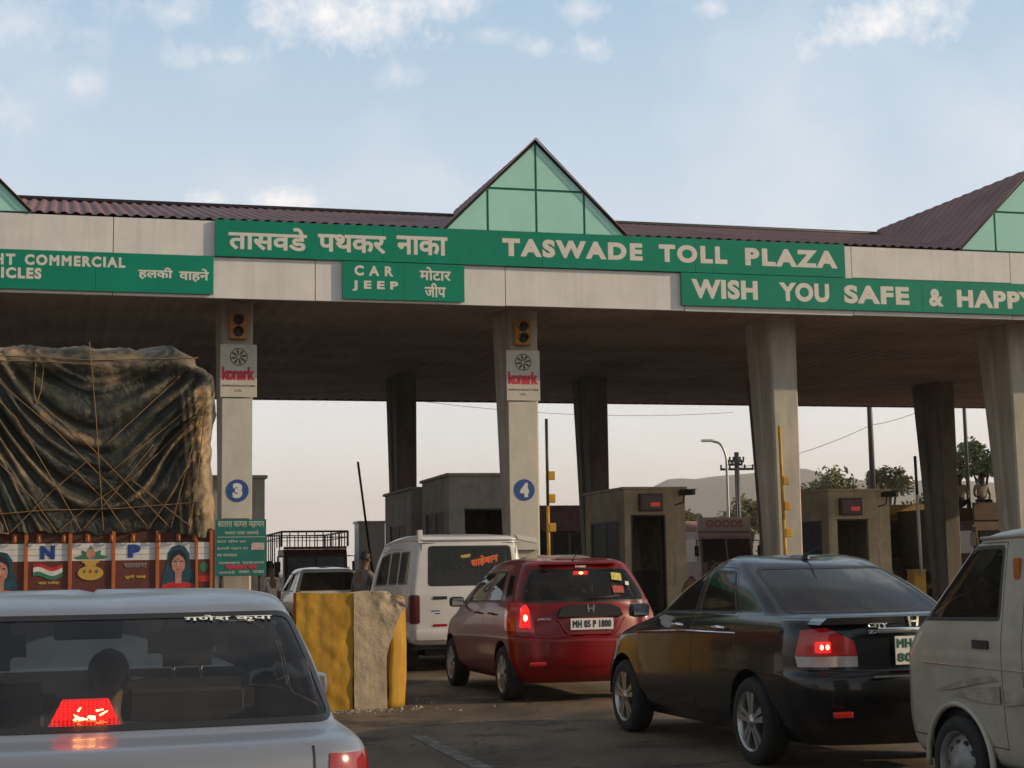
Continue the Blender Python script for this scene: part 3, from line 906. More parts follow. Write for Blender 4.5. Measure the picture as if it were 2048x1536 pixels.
# row: zr, zf, yr, yf, w, bow_r, rc_r, bow_f, rc_f, zm
def half_ring(row, NS=34):
    zr, zf, yr, yf, w, br, rr, bf, rf, zm = row
    pts = []
    rrx = min(rr, w * .9); rfx = min(rf, w * .9)
    for k in range(12):
        x = (w - rrx) * k / 12; pts.append((x, yr + br * (x / (w - rrx + 1e-9)) ** 2))
    for k in range(10):
        a = k / 10 * pi / 2; pts.append((w - rrx + rrx * sin(a), yr + br + rr * (1 - cos(a))))
    y1 = yr + br + rr; y2 = yf - bf - rf
    for k in range(NS + 1):
        s = k / NS; pts.append((w + .012 * (1 - (2 * s - 1) ** 2), y1 + (y2 - y1) * s))
    for k in range(1, 11):
        a = pi / 2 * (1 - k / 10); pts.append((w - rfx + rfx * sin(a), yf - bf - rf * (1 - cos(a))))
    for k in range(1, 13):
        x = (w - rfx) * (1 - k / 12); pts.append((x, yf - bf * (x / (w - rfx + 1e-9)) ** 2))
    out = []
    for x, y in pts:
        s = max(0, min(1, (y - yr) / max(1e-6, yf - yr)))
        out.append((x, y, zr + (zf - zr) * s ** 2.2 + zm * 4 * s * (1 - s)))
    return out

def car_shell(rows, sub=5):
    bm = NB()
    n = len(rows); rings = []
    ts = [i / sub for i in range((n - 1) * sub + 1)]
    for t in ts:
        r = [pchip([q[k] for q in rows], t) for k in range(10)]
        h = half_ring(r)
        full = [bm.verts.new(p) for p in h] + [bm.verts.new((-p[0], p[1], p[2])) for p in h[-2:0:-1]]
        rings.append(full)
    N = len(rings[0])
    for a, b in zip(rings, rings[1:]):
        for k in range(N):
            bm.faces.new((a[k], a[(k + 1) % N], b[(k + 1) % N], b[k]))
    bm.faces.new(rings[-1])
    bm.normal_update()
    bmesh.ops.recalc_face_normals(bm, faces=bm.faces[:])
    return bm

def inside(p, poly):
    x, y = p; c = False; n = len(poly)
    for i in range(n):
        x0, y0 = poly[i]; x1, y1 = poly[(i + 1) % n]
        if (y0 > y) != (y1 > y) and x < (x1 - x0) * (y - y0) / (y1 - y0) + x0: c = not c
    return c
def inset(poly, d):
    n = len(poly); out = []
    area = sum(poly[i][0] * poly[(i + 1) % n][1] - poly[(i + 1) % n][0] * poly[i][1] for i in range(n))
    s = 1 if area > 0 else -1
    for i in range(n):
        p0 = Vector(poly[i - 1]); p = Vector(poly[i]); p1 = Vector(poly[(i + 1) % n])
        e0 = (p - p0).normalized(); e1 = (p1 - p).normalized()
        n0 = Vector((-e0.y, e0.x)) * s; n1 = Vector((-e1.y, e1.x)) * s
        b = n0 + n1; b = b / max(.3, b.dot(n0)) if b.length > 1e-6 else n0
        q = p + b * d; out.append((q.x, q.y))
    return out
def rounded(poly, r, k=4):
    out = []; n = len(poly)
    for i in range(n):
        p0 = Vector(poly[i - 1]); p = Vector(poly[i]); p1 = Vector(poly[(i + 1) % n])
        rr = min(r, (p0 - p).length * .45, (p1 - p).length * .45)
        a = p + (p0 - p).normalized() * rr; b = p + (p1 - p).normalized() * rr
        for j in range(k + 1):
            t = j / k; q = a * (1 - t) ** 2 + p * 2 * t * (1 - t) + b * t * t
            out.append((q.x, q.y))
    return out
def cut(bm, poly, ax, cond):
    """cut the faces that satisfy cond along a polygon seen along axis ax ('x' or 'y'); return the faces inside"""
    i, j = (1, 2) if ax == 'x' else (0, 2)
    lo = (min(p[0] for p in poly) - .02, min(p[1] for p in poly) - .02); hi = (max(p[0] for p in poly) + .02, max(p[1] for p in poly) + .02)
    def near(f):
        a = [v.co[i] for v in f.verts]; b = [v.co[j] for v in f.verts]
        return max(a) > lo[0] and min(a) < hi[0] and max(b) > lo[1] and min(b) < hi[1]
    n = len(poly)
    cand = [f for f in bm.faces if near(f) and cond(f.calc_center_median())]
    for k in range(n):
        p, q = poly[k], poly[(k + 1) % n]
        if abs(p[0] - q[0]) + abs(p[1] - q[1]) < 1e-5: continue
        co = [0, 0, 0]; co[i] = p[0]; co[j] = p[1]
        no = [0, 0, 0]; no[i] = -(q[1] - p[1]); no[j] = q[0] - p[0]
        # only faces that touch this edge's neighbourhood
        m0 = (min(p[0], q[0]) - .03, min(p[1], q[1]) - .03); m1 = (max(p[0], q[0]) + .03, max(p[1], q[1]) + .03)
        fs = []; rest = []
        for f in cand:
            a = [v.co[i] for v in f.verts]; b = [v.co[j] for v in f.verts]
            if max(a) > m0[0] and min(a) < m1[0] and max(b) > m0[1] and min(b) < m1[1]: fs.append(f)
            else: rest.append(f)
        if not fs: continue
        g = set(fs)
        for f in fs: g.update(f.edges); g.update(f.verts)
        r = bmesh.ops.bisect_plane(bm, geom=list(g), dist=1e-6, plane_co=co, plane_no=no)
        seen = set()
        for e in r['geom']:
            if isinstance(e, bmesh.types.BMFace) and e.is_valid and e not in seen: seen.add(e)
        for f in fs:
            if f.is_valid: seen.add(f)
        cand = [f for f in rest if f.is_valid] + list(seen)
    res = []
    for f in bm.faces:
        if near(f):
            c = f.calc_center_median()
            if cond(c) and inside((c[i], c[j]), poly): res.append(f)
    return res
def take(bm, faces, off=0.0, keep=False):
    nb = NB(); vm = {}
    for f in faces:
        vs = []
        for v in f.verts:
            if v not in vm: vm[v] = nb.verts.new(v.co + v.normal * off)
            vs.append(vm[v])
        nf = nb.faces.new(vs); nf.smooth = True; nf.material_index = f.material_index
    if not keep: bmesh.ops.delete(bm, geom=faces, context='FACES')
    nb.normal_update()
    return nb
def split_lr(faces):
    return [f for f in faces if f.calc_center_median().x < 0], [f for f in faces if f.calc_center_median().x >= 0]

def wheel(parent, x, y, r, wid, m_rim, spokes=5, name='wheel', hub=None, steel=False):
    s = 1 if x > 0 else -1
    e = bpy.data.objects.new(name, None); COL.objects.link(e); e.parent = parent; e.location = (x, y, r); e.empty_display_size = .1
    rr = r * .68
    bm = NB()
    lathe(bm, [(rr, -wid / 2 + .01), (rr + .015, -wid / 2), (r - .02, -wid / 2 + .005), (r, -wid / 2 + .035), (r, wid / 2 - .035), (r - .02, wid / 2 - .005), (rr + .015, wid / 2), (rr, wid / 2 - .01)], 'x', 36)
    obj('tyre', bm, M_TYRE, e)
    bm = NB(); o = s * wid / 2
    lathe(bm, [(rr, s * -wid / 2), (rr - .012, s * -.02), (rr - .02, o - s * .03), (rr - .002, o - s * .004), (rr + .003, o - s * .002)], 'x', 36)
    if steel:
        lathe(bm, [(rr - .015, o - s * .035), (rr * .78, o - s * .05), (rr * .55, o - s * .015), (rr * .3, o - s * .01), (rr * .22, o + s * .012), (.0, o + s * .016)], 'x', 36)
        for k in range(10):
            a = 2 * pi * k / 10
            disc(bm, (rr * .68 * cos(a), rr * .68 * sin(a)), .018, 'x', o - s * .035, o - s * .028, 10, 1)
    else:
        for k in range(spokes):
            a = 2 * pi * k / spokes + .3
            u = Vector((cos(a), sin(a))); n = Vector((-sin(a), cos(a)))
            for sg in (-1, 1):
                p0 = u * .03; p1 = u * (rr - .008)
                poly = [p0 + n * sg * .0, p1 + n * sg * (rr * .06), p1 + n * sg * (rr * .30), u * rr * .4 + n * sg * rr * .16, p0 + n * sg * rr * .18]
                prism(bm, [tuple(p) for p in poly], 'x', o - s * .03 - s * .02 * (sg > 0) * 0, o - s * .012)
        lathe(bm, [(rr * .24, o - s * .03), (rr * .22, o - s * .006), (0, o - s * .002)], 'x', 20)
        lathe(bm, [(rr - .02, o - s * .08), (0, o - s * .08)], 'x', 24, mi=1)
    obj('rim', bm, [m_rim, M_DARK], e)
    return e

M_TYRE = mat('tyre', (.018, .017, .016), .85, var=.3, vscale=8)
M_ALLOY = mat('alloy', (.42, .42, .42), .32, metal=.85)
M_STEELW = mat('steel_wheel', (.30, .29, .27), .55, metal=.4, var=.3, vscale=12)
M_TRIM = mat('black_trim', (.014, .014, .015), .45)
M_CLOTH = mat('interior_cloth', (.05, .045, .04), .9, var=.25, vscale=8)
M_LAMP = mat('lamp_red', (.20, .010, .010), .16, coat=.8, emit=(1, .02, .015), es=.06)
M_LAMPON = mat('lamp_lit', (.4, .01, .01), .15, emit=(1, .02, .02), es=1.3)
def ribbed(m):
    nt = m.node_tree; b = nt.nodes['Principled BSDF']
    tc = nt.nodes.new('ShaderNodeTexCoord')
    tot = None
    for ax, sc in (('Z', 34.0), ('X', 26.0)):
        w = nt.nodes.new('ShaderNodeTexWave'); w.bands_direction = ax; w.inputs['Scale'].default_value = sc; w.inputs['Distortion'].default_value = .0
        nt.links.new(tc.outputs['Object'], w.inputs['Vector'])
        tot = w.outputs['Fac'] if tot is None else math_node(nt, 'MULTIPLY', tot, w.outputs['Fac'])
    nt.links.new(math_node(nt, 'MULTIPLY_ADD', tot, 1.5, .55), b.inputs['Emission Strength'])
ribbed(M_LAMPON)
M_HOT = mat('lamp_filament', (.9, .5, .2), .2, emit=(1, .42, .12), es=9.0)
M_LAMPD = mat('lamp_dull', (.10, .012, .018), .3, coat=.3)
M_CLEAR = mat('lamp_clear', (.45, .42, .40), .12, coat=.8)
M_CHROME = mat('chrome', (.75, .75, .75), .08, metal=1.0)
M_PLATE = mat('plate_white', (.72, .70, .66), .4)
M_INK = mat('plate_ink', (.01, .012, .03), .5)
M_GREENINK = mat('plate_green', (.01, .10, .05), .5)
G_SIL = glass('silver_car_glass', (.72, .75, .73), dust=.012)
G_CLEAR2 = glass('clear_glass_thin', (.88, .91, .89), dust=.02)
G_TINT = glass('car_glass', (.60, .63, .61), dust=.02)
G_DARK = glass('dark_glass', (.22, .225, .23), dust=.04)
G_CLEAR = glass('clear_glass', (.55, .6, .58), dust=.03)

def tub(rows, parent, belt, name='interior', m=None, inner=.07):
    r = pchip_row(rows, belt); h = half_ring(r)
    zt = r[0] - .03
    bm = NB()
    def P(p, z): return (max(0, p[0] - inner) if p[0] > 0 else 0, min(max(p[1], r[2] + .1), r[3] - .1), z)
    top = [(P(p, p[2] - .03)) for p in h]
    full = [(x, y, z) for x, y, z in top] + [(-x, y, z) for x, y, z in top[-2:0:-1]]
    T = [bm.verts.new(p) for p in full]; B = [bm.verts.new((p[0], p[1], .30)) for p in full]
    n = len(T)
    for k in range(n): bm.faces.new((T[k], B[k], B[(k + 1) % n], T[(k + 1) % n]))
    bm.faces.new(B)
    bmesh.ops.recalc_face_normals(bm, faces=bm.faces[:])
    return obj(name, bm, m or M_CLOTH, parent)
def pchip_row(rows, t): return [pchip([q[k] for q in rows], t) for k in range(10)]

def seat(parent, x, y, zb, w=.5, h=.62, head=True, m=None, lean=.16):
    bm = NB()
    def blk(x0, x1, z0, z1, y0, th, bv=.05):
        bmx = NB()
        box(bmx, x0, x1, -th, 0, z0, z1)
        bmesh.ops.bevel(bmx, geom=bmx.edges[:], offset=bv, segments=5, affect='EDGES')
        for v in bmx.verts: v.co = Vector((v.co.x + x, v.co.y + y - (v.co.z - zb) * lean + y0, v.co.z))
        me = bpy.data.meshes.new('t'); bmx.to_mesh(me); bmx.free(); bm.from_mesh(me); bpy.data.meshes.remove(me)
    blk(-w / 2, w / 2, zb, zb + h, 0, .13)
    s = obj('seat', bm, m or M_CLOTH, parent, smooth=True)
    if head:
        bm = NB()
        blk(-.145, .145, zb + h + .05, zb + h + .25, -.01, .12, .055)
        hd = obj('headrest', bm, m or M_CLOTH, s, smooth=True)
        bm = NB()
        for sx in (-.05, .05): tube(bm, [(x + sx, y - .05 - h * lean, zb + h - .03), (x + sx, y - .06 - (h + .08) * lean, zb + h + .08)], .007, 6)
        obj('headrest_post', bm, M_CHROME, s)
    return s

def car(name, label, cat, u, v, yaw, rows, paint, wheels, arches, sidewin, rear, front, glassm, glass_rear=None, doors=(), lamps=(), belt=5, rim=None, spokes=5, group=None, z=0, wheel_r=.3, pillar=None, sub=5, steel=False):
    t = thing(name, label, cat, W(u, v, z), PHI + yaw, group)
    bm = car_shell(rows, sub)
    L = max(q[3] for q in rows)
    # wheel arches
    for ya in arches:
        R = wheel_r + .055
        p = [(ya + R * cos(2 * pi * k / 30), wheel_r + .005 + R * sin(2 * pi * k / 30)) for k in range(30)]
        fs = cut(bm, p, 'x', lambda c: abs(c.x) > .3)
        bmesh.ops.delete(bm, geom=fs, context='FACES')
    seals = NB()
    parts = []
    def window(poly, ax, cond, nm, gm, seal=.022):
        fs = cut(bm, poly, ax, cond)
        inn = inset(poly, seal)
        gi = cut(bm, inn, ax, cond)
        allf = [f for f in bm.faces if f in set(fs) or f in set(gi)]
        fs2 = []
        i, j = (1, 2) if ax == 'x' else (0, 2)
        gset = set(gi)
        for f in bm.faces:
            c = f.calc_center_median()
            if f not in gset and cond(c) and inside((c[i], c[j]), poly): fs2.append(f)
        sides = split_lr(gi) if ax == 'x' else (gi,)
        sl2 = split_lr(fs2) if ax == 'x' else (fs2,)
        gl = [take(bm, s, -.0005, True) for s in sides]
        se = [take(bm, s, .002, True) for s in sl2]
        bmesh.ops.delete(bm, geom=list(gset) + fs2, context='FACES')
        for g, s in zip(gl, se): parts.append((nm, g, s, gm))
    for poly in sidewin:
        window(poly, 'x', lambda c: abs(c.x) > .35, 'side_window', glassm)
    if rear: window(rear, 'y', lambda c: c.y < L * .45, 'rear_window', glass_rear or glassm, .018)
    if front: window(front, 'y', lambda c: c.y > L * .5, 'windscreen', glassm)
    for nm, poly, ax, cond, m, off in lamps:
        fs = cut(bm, poly, ax, cond)
        lr = split_lr(fs)
        for s in lr:
            if s: parts.append((nm, take(bm, s, off, True), None, m))
    # door shut lines: thin black strips, doors as parts
    dparts = []
    for poly in doors:
        fs = cut(bm, poly, 'x', lambda c: abs(c.x) > .35)
        inn = inset(poly, .007)
        gi = cut(bm, inn, 'x', lambda c: abs(c.x) > .35)
        gset = set(gi)
        for f in bm.faces:
            c = f.calc_center_median()
            if f not in gset and abs(c.x) > .35 and inside((c.y, c.z), poly): f.material_index = 1
        for s in split_lr(gi):
            dparts.append(take(bm, s, .0, True))
        bmesh.ops.delete(bm, geom=gi, context='FACES')
    for f in bm.faces: f.smooth = True
    body = obj('body', bm, [paint, M_TRIM], t)
    for d in dparts: obj('door', d, paint, t)
    for nm, g, s, m in parts:
        o = obj(nm, g, m, t)
        if s is not None and len(s.faces): obj('seal', s, M_TRIM, o)
    # wheel wells and floor
    bm = NB(); wmax = max(q[4] for q in rows)
    box(bm, -wmax + .22, wmax - .22, .25, L - .25, wheel_r * .75, .5)
    for ya in arches:
        R = wheel_r + .075
        for s in (-1, 1):
            prev = None
            for k in range(13):
                a = pi * k / 12
                p = [bm.verts.new((s * x, ya + R * cos(a), wheel_r + R * sin(a))) for x in (wmax - .02, wmax - .30)]
                if prev: bm.faces.new((prev[0], p[0], p[1], prev[1]))
                prev = p
    obj('underbody', bm, M_BLACK, t)
    for x, y in wheels:
        wheel(t, x, y, wheel_r, .19, rim or M_ALLOY, spokes, steel=steel)
    if belt is not None: tub(rows, t, belt)
    return t
def mirror_poly(poly): return [(-a, b) for a, b in poly[::-1]]
def door_mirror(parent, x, y, z, m, s=-1):
    bm = NB(); box(bm, -.09, .09, -.05, .06, -.06, .06, bev=.045)
    for v in bm.verts: v.co = Vector((v.co.x + x + s * .1, v.co.y + y, v.co.z + z))
    o = obj('wing_mirror', bm, m, parent, smooth=True)
    bm = NB(); box(bm, x + s * .1 - .07, x + s * .1 + .07, y - .056, y - .051, z - .042, z + .042); obj('mirror_glass', bm, M_CHROME, o)
def plate(parent, cx, y, z, text, w=.5, h=.115, ink=None, rz=0):
    bm = NB(); box(bm, cx - w / 2, cx + w / 2, y, y + .008, z, z + h, bev=.003); o = obj('number_plate', bm, M_PLATE, parent)
    lines = text.split('\n'); n = len(lines)
    for i, s in enumerate(lines):
        z1 = z + h * (n - i) / n - h * .16 / n; z0 = z + h * (n - i - 1) / n + h * .2 / n
        lettering('plate_lettering', s, ink or M_INK, o, cx - w * .45, cx + w * .45, z0, z1, y - .0005, .05, 1.1, .004)
    return o
def bowed(poly_pts): return poly_pts
# ------------------------------------------------------------------ silver saloon right ahead
P_SIL = mat('silver_paint', (.25, .275, .32), .34, metal=.4, coat=.22, var=.06, vscale=5)
rows = [(.20, .20, .36, 4.05, .70, .05, .15, .05, .2, 0), (.34, .30, .28, 4.18, .79, .07, .16, .1, .4, 0), (.58, .48, .255, 4.22, .82, .07, .17, .12, .5, 0), (.80, .62, .27, 4.2, .825, .07, .17, .14, .55, 0),
        (.945, .74, .30, 4.1, .815, .06, .17, .16, .5, 0), (.985, .80, .355, 3.95, .79, .06, .18, .16, .5, .01), (1.005, .94, .52, 3.05, .765, .05, .12, .12, .4, .01), (1.02, .97, .56, 2.95, .752, .05, .11, .12, .4, .01),
        (1.23, 1.22, .86, 2.45, .712, .04, .10, .1, .35, .01), (1.36, 1.36, 1.08, 2.1, .668, .04, .10, .08, .3, .02), (1.41, 1.41, 1.17, 1.98, .63, .04, .12, .08, .28, .03), (1.438, 1.432, 1.30, 1.88, .50, .04, .2, .08, .22, .03), (1.452, 1.445, 1.46, 1.80, .22, .01, .10, .01, .10, .022), (1.455, 1.448, 1.58, 1.72, .02, .002, .01, .002, .01, .02)]
silv = car('saloon_car', 'silver saloon nearest the camera with lit red high brake lamp', 'car', -.03, 4.42, 0, rows, P_SIL,
    [(s * .745, y) for s in (-1, 1) for y in (.80, 3.25)], (.80, 3.25),
    [rounded([(1.12, 1.03), (1.95, 1.02), (1.95, 1.35), (1.32, 1.355)], .05), rounded([(2.0, 1.02), (2.85, 1.0), (2.32, 1.33), (2.0, 1.35)], .05)],
    rounded([(-.75, 1.022), (.75, 1.022), (.665, 1.385), (-.665, 1.385)], .05), rounded([(-.66, 1.02), (.66, 1.02), (.55, 1.37), (-.55, 1.37)], .06),
    G_CLEAR2, G_SIL, doors=[rounded([(.98, .62), (1.08, .34), (1.97, .34), (1.97, 1.37), (1.3, 1.37), (1.08, 1.02)], .04), rounded([(1.98, .34), (2.95, .34), (3.0, .9), (2.3, 1.37), (1.98, 1.37)], .04)],
    lamps=[('boot_seam', [(0.64, 0.5), (0.647, 0.5), (0.647, 0.97), (0.64, 0.97)], 'y', lambda c: c.y < .62, M_TRIM, .001), ('boot_seam', [(-0.647, 0.5), (-0.64, 0.5), (-0.64, 0.97), (-0.647, 0.97)], 'y', lambda c: c.y < .62, M_TRIM, .001), ('boot_seam', [(-.64, .50), (.64, .50), (.64, .508), (-.64, .508)], 'y', lambda c: c.y < .62, M_TRIM, .001), ('tail_lamp', [(.665, .66), (.90, .66), (.90, .935), (.69, .945)], 'y', lambda c: c.y < .62 and c.x > 0, M_LAMP, .004), ('tail_lamp', [(-.90, .66), (-.665, .66), (-.69, .945), (-.90, .935)], 'y', lambda c: c.y < .62 and c.x < 0, M_LAMP, .004)],
    belt=7, steel=False, wheel_r=.29)
silv.scale = (1.03, 1, .925)
# high brake lamp on the parcel shelf
bm = NB(); prism(bm, [(-.105, 1.03), (.105, 1.03), (.068, 1.118), (-.065, 1.118)], 'y', .62, .72)
hb = obj('brake_lamp', bm, M_LAMPON, silv)
for x in (-.022, .03):
    bm = NB(); rf = random.Random(int(x * 1000))
    for i in range(6):
        q0 = (x + rf.uniform(-.014, .014), .617, 1.072 + rf.uniform(-.016, .016)); q1 = (q0[0] + rf.uniform(-.022, .022), .617, q0[2] + rf.uniform(-.014, .014))
        tube(bm, [q0, q1], [.0032, .0016], 5)
    obj('filament', bm, M_HOT, hb)
bm = NB(); box(bm, -.70, .70, .60, 1.0, .975, 1.0, bev=.01); obj('parcel_shelf', bm, M_CLOTH, silv)
s1 = seat(silv, .36, 2.0, .5, .5, .60); s2 = seat(silv, -.36, 2.0, .5, .5, .60); seat(silv, 0, 1.15, .48, 1.3, .52, False)
bm = NB(); box(bm, -.68, .68, 2.62, 2.9, .6, 1.0, bev=.06); obj('dashboard', bm, M_CLOTH, silv, smooth=True)
bm = NB(); box(bm, -.13, .13, 2.25, 2.28, 1.25, 1.315, bev=.012); obj('rear_view_mirror', bm, M_TRIM, silv, smooth=True)
bm = NB(); box(bm, .06, .20, 1.875, 1.90, 1.075, 1.11, bev=.01); box(bm, .19, .30, 1.875, 1.90, 1.075, 1.095, bev=.008); obj('seat_tag', bm, mat('tag_white', (.75, .7, .65), .6), silv, smooth=True)
door_mirror(silv, .80, 2.6, 1.0, P_SIL, 1); door_mirror(silv, -.80, 2.6, 1.0, P_SIL, -1)
bm = NB(); prism(bm, [(-.50, .70), (.50, .70), (.47, .96), (-.47, .96)], 'y', .0, .0005); bm.free()
plate(silv, 0, .24, .62, 'MH 11 Y 4209')
bm = NB(); box(bm, -.70, .66, 2.50, 2.80, .98, 1.11, bev=.03); obj('dashboard_sheen', bm, mat('dash_sky_sheen', (.55, .56, .53), .7, var=.2, vscale=5), silv, smooth=True)  # pale raised bar, sky reflected on the dash put into its colour
# white sticker strip along the top of the rear window, follows the glass
st = lettering('window_sticker', 'गणेश कृपा', mat('sticker_white', (.75, .75, .72), .5), silv, .31, .60, 0, .024, 0, .015, 1, .001)
for vv in st.data.vertices:
    x, z = vv.co.x, vv.co.z
    vv.co = Vector((x - .0, 1.063 + .034 * (x / .6) ** 2 + z * 1.55 - .004 + vv.co.y, 1.352 + z))
# lid crease lines
bm = NB(); tube(bm, [(-.74, .33, 1.0), (-.45, .145, 1.003), (0, .10, 1.005)], .002, 4); bm.free()

# ------------------------------------------------------------------ red hatchback
P_RED = mat('red_paint', (.18, .003, .004), .3, metal=0, coat=.35, spec=.3)
rows = [(.21, .20, .16, 3.72, .70, .06, .2, .05, .2, 0), (.30, .28, .05, 3.84, .79, .10, .26, .1, .35, 0), (.48, .44, .0, 3.9, .835, .12, .28, .14, .45, 0), (.66, .58, .0, 3.9, .845, .13, .28, .16, .5, 0), (.70, .60, .05, 3.89, .843, .12, .27, .16, .5, 0),
        (.90, .74, .09, 3.8, .83, .12, .26, .16, .5, 0), (.985, .84, .12, 3.55, .805, .12, .26, .16, .5, .02), (1.03, .98, .145, 3.25, .785, .11, .25, .14, .4, .02), (1.06, 1.02, .16, 3.15, .772, .10, .24, .12, .4, .02),
        (1.25, 1.24, .30, 2.65, .70, .08, .20, .1, .35, .02), (1.40, 1.38, .43, 2.3, .625, .07, .16, .1, .3, .03), (1.455, 1.44, .48, 2.15, .585, .06, .15, .08, .28, .035), (1.49, 1.475, .53, 2.05, .50, .05, .2, .08, .25, .04), (1.505, 1.49, .85, 1.85, .25, .02, .1, .02, .1, .035), (1.508, 1.49, 1.2, 1.5, .02, .002, .01, .002, .01, .03)]
hat = car('hatchback_car', 'dark red hatchback with lit tail lamp and yellow sticker in its rear window', 'car', 5.125, 16.2, .0115, rows, P_RED,
    [(s * .75, y) for s in (-1, 1) for y in (.68, 3.12)], (.68, 3.12),
    [rounded([(.86, 1.06), (1.42, 1.05), (1.42, 1.40), (1.02, 1.395)], .05), rounded([(1.50, 1.05), (2.42, 1.03), (2.05, 1.37), (1.50, 1.40)], .05), rounded([(.50, 1.13), (.74, 1.085), (.90, 1.37), (.68, 1.36)], .04), rounded([(2.50, 1.02), (2.82, 1.02), (2.50, 1.19)], .03)],
    rounded([(-.70, 1.055), (.70, 1.055), (.66, 1.20), (.545, 1.415), (-.545, 1.415), (-.66, 1.20)], .06), rounded([(-.68, 1.02), (.68, 1.02), (.57, 1.38), (-.57, 1.38)], .06),
    G_TINT, G_TINT, doors=[rounded([(.98, .70), (1.08, .32), (1.455, .32), (1.455, 1.43), (1.0, 1.43), (.80, 1.05)], .05), rounded([(1.465, .32), (2.62, .32), (2.72, .9), (2.1, 1.41), (1.465, 1.43)], .05)],
    lamps=[('boot_seam', [(0.585, 0.72), (0.592, 0.72), (0.592, 1.03), (0.585, 1.03)], 'y', lambda c: c.y < .62, M_TRIM, .001), ('boot_seam', [(-0.592, 0.72), (-0.585, 0.72), (-0.585, 1.03), (-0.592, 1.03)], 'y', lambda c: c.y < .62, M_TRIM, .001), ('tail_lamp', [(-.90, .76), (-.60, .74), (-.64, 1.02), (-.72, 1.07), (-.90, 1.03)], 'y', lambda c: c.y < .55 and c.x < 0, M_LAMP, .005), ('bumper_ledge', [(-.60, .39), (.60, .39), (.64, .455), (-.64, .455)], 'y', lambda c: c.y < .4, P_RED, .014), ('tail_lamp', [(.60, .74), (.90, .76), (.90, 1.03), (.72, 1.07), (.64, 1.02)], 'y', lambda c: c.y < .55 and c.x > 0, M_LAMP, .005)],
    belt=8, wheel_r=.295, spokes=6)
for s in (-1,):
    bm = NB(); prism(bm, [(-.755, .80), (-.655, .79), (-.665, .98), (-.70, 1.04), (-.745, 1.0)], 'y', .16, .235)
    o = obj('brake_lamp', bm, M_LAMPON, hat); bm = NB(); disc(bm, (-.71, .90), .022, 'y', .156, .1595, 14, sy=1.5); obj('filament', bm, M_HOT, o)
bm = NB(); box(bm, -.085, .085, .41, .44, 1.345, 1.385, bev=.012); hl = obj('brake_lamp', bm, M_LAMPON, hat, smooth=True)
bm = NB(); disc(bm, (0, 1.365), .013, 'y', .4075, .4095, 12, sx=2); obj('filament', bm, M_HOT, hl)
# tailgate: recess with black garnish, emblem, plate, crease
bm = NB(); prism(bm, [(-.37, .905), (.37, .905), (.33, .99), (.22, 1.035), (-.22, 1.035), (-.33, .99)], 'y', .085, .15); g_ = obj('garnish', bm, M_TRIM, hat)
bm = NB()
for s in (-1, 1): prism(bm, [(s * .018, .95), (s * .035, .95), (s * .044, 1.03), (s * .026, 1.03)], 'y', .079, .084)
box(bm, -.02, .02, .0795, .0835, .982, .996); obj('emblem', bm, M_CHROME, g_)
plate(hat, 0, .052, .765, 'MH 05 P 1800', .48, .12)
bm = NB(); tube(bm, [(-.38, .082, .89), (-.30, .06, .76), (-.26, .05, .72), (.26, .05, .72), (.30, .06, .76), (.38, .082, .89)], .009, 6); obj('tailgate_crease', bm, P_RED, hat)
bm = NB(); tube(bm, [(-.80, .20, .705), (-.55, .065, .685), (0, .03, .68), (.55, .065, .685), (.80, .20, .705)], .006, 6); obj('bumper_seam', bm, M_TRIM, hat)
for s in (-1, 1):
    bm = NB(); box(bm, s * .62 - .09, s * .62 + .09, .005, .05, .40, .44, bev=.01); obj('reflector', bm, M_LAMP, hat)
M_STY = mat('sticker_yellow', (.65, .55, .12), .6, var=.3, vscale=30)
M_STR = mat('sticker_red', (.35, .06, .05), .6)
def on_glass(y0, k): return lambda x, z: y0 + k * (z - 1.06) + .1 * (x / .7) ** 2
def gsticker(name, parent, poly, m, fn):
    bm = NB(); prism(bm, poly, 'y', 0, .003)
    for v_ in bm.verts: v_.co.y += fn(v_.co.x, v_.co.z) - .012
    return obj(name, bm, m, parent)
hg = on_glass(.155, .78)
gsticker('window_sticker', hat, [(.33, 1.29), (.45, 1.275), (.46, 1.355), (.345, 1.37)], M_STY, hg)
gsticker('window_sticker', hat, [(.31, 1.15), (.44, 1.145), (.45, 1.22), (.32, 1.225)], M_STR, hg)
gsticker('window_sticker', hat, [(.48, 1.23), (.525, 1.225), (.53, 1.265), (.49, 1.27)], M_PLATE, hg)
bm = NB(); tube(bm, [(0, .14, 1.085), (.18, .16, 1.10), (.38, .20, 1.12)], .009, 6); obj('rear_wiper', bm, M_TRIM, hat)
bm = NB(); tube(bm, [(0, .70, 1.50), (.0, .40, 1.70)], [.006, .003], 6); lathe(bm, [(.02, 1.495), (.012, 1.52), (0, 1.522)], 'z', 10, c=(0, .7, 0)); obj('aerial', bm, M_TRIM, hat)
bm = NB(); prism(bm, [(-.44, 1.462), (.44, 1.462), (.38, 1.486), (-.38, 1.486)], 'y', .44, .60); obj('roof_spoiler', bm, P_RED, hat)
lettering('spoiler_lettering', 'i-vtec', M_PLATE, hat, -.06, .06, 1.425, 1.452, .418, .05, 1, .004)
seat(hat, .34, 1.75, .55, .48, .58); seat(hat, -.34, 1.75, .55, .48, .58); seat(hat, 0, .95, .52, 1.25, .52, False)
door_mirror(hat, -.79, 2.55, 1.04, M_TRIM, -1); door_mirror(hat, .79, 2.55, 1.04, M_TRIM, 1)
for y in (.98, 1.62):
    for s in (-1, 1):
        bm = NB(); tube(bm, [(s * .85, y, .93), (s * .87, y + .03, .935), (s * .87, y + .15, .935), (s * .85, y + .18, .93)], .013, 6); obj('door_handle', bm, P_RED, hat)
lettering('badge', 'JAZZ', M_CHROME, hat, -.60, -.44, .865, .895, .098, .06, 1, .004)

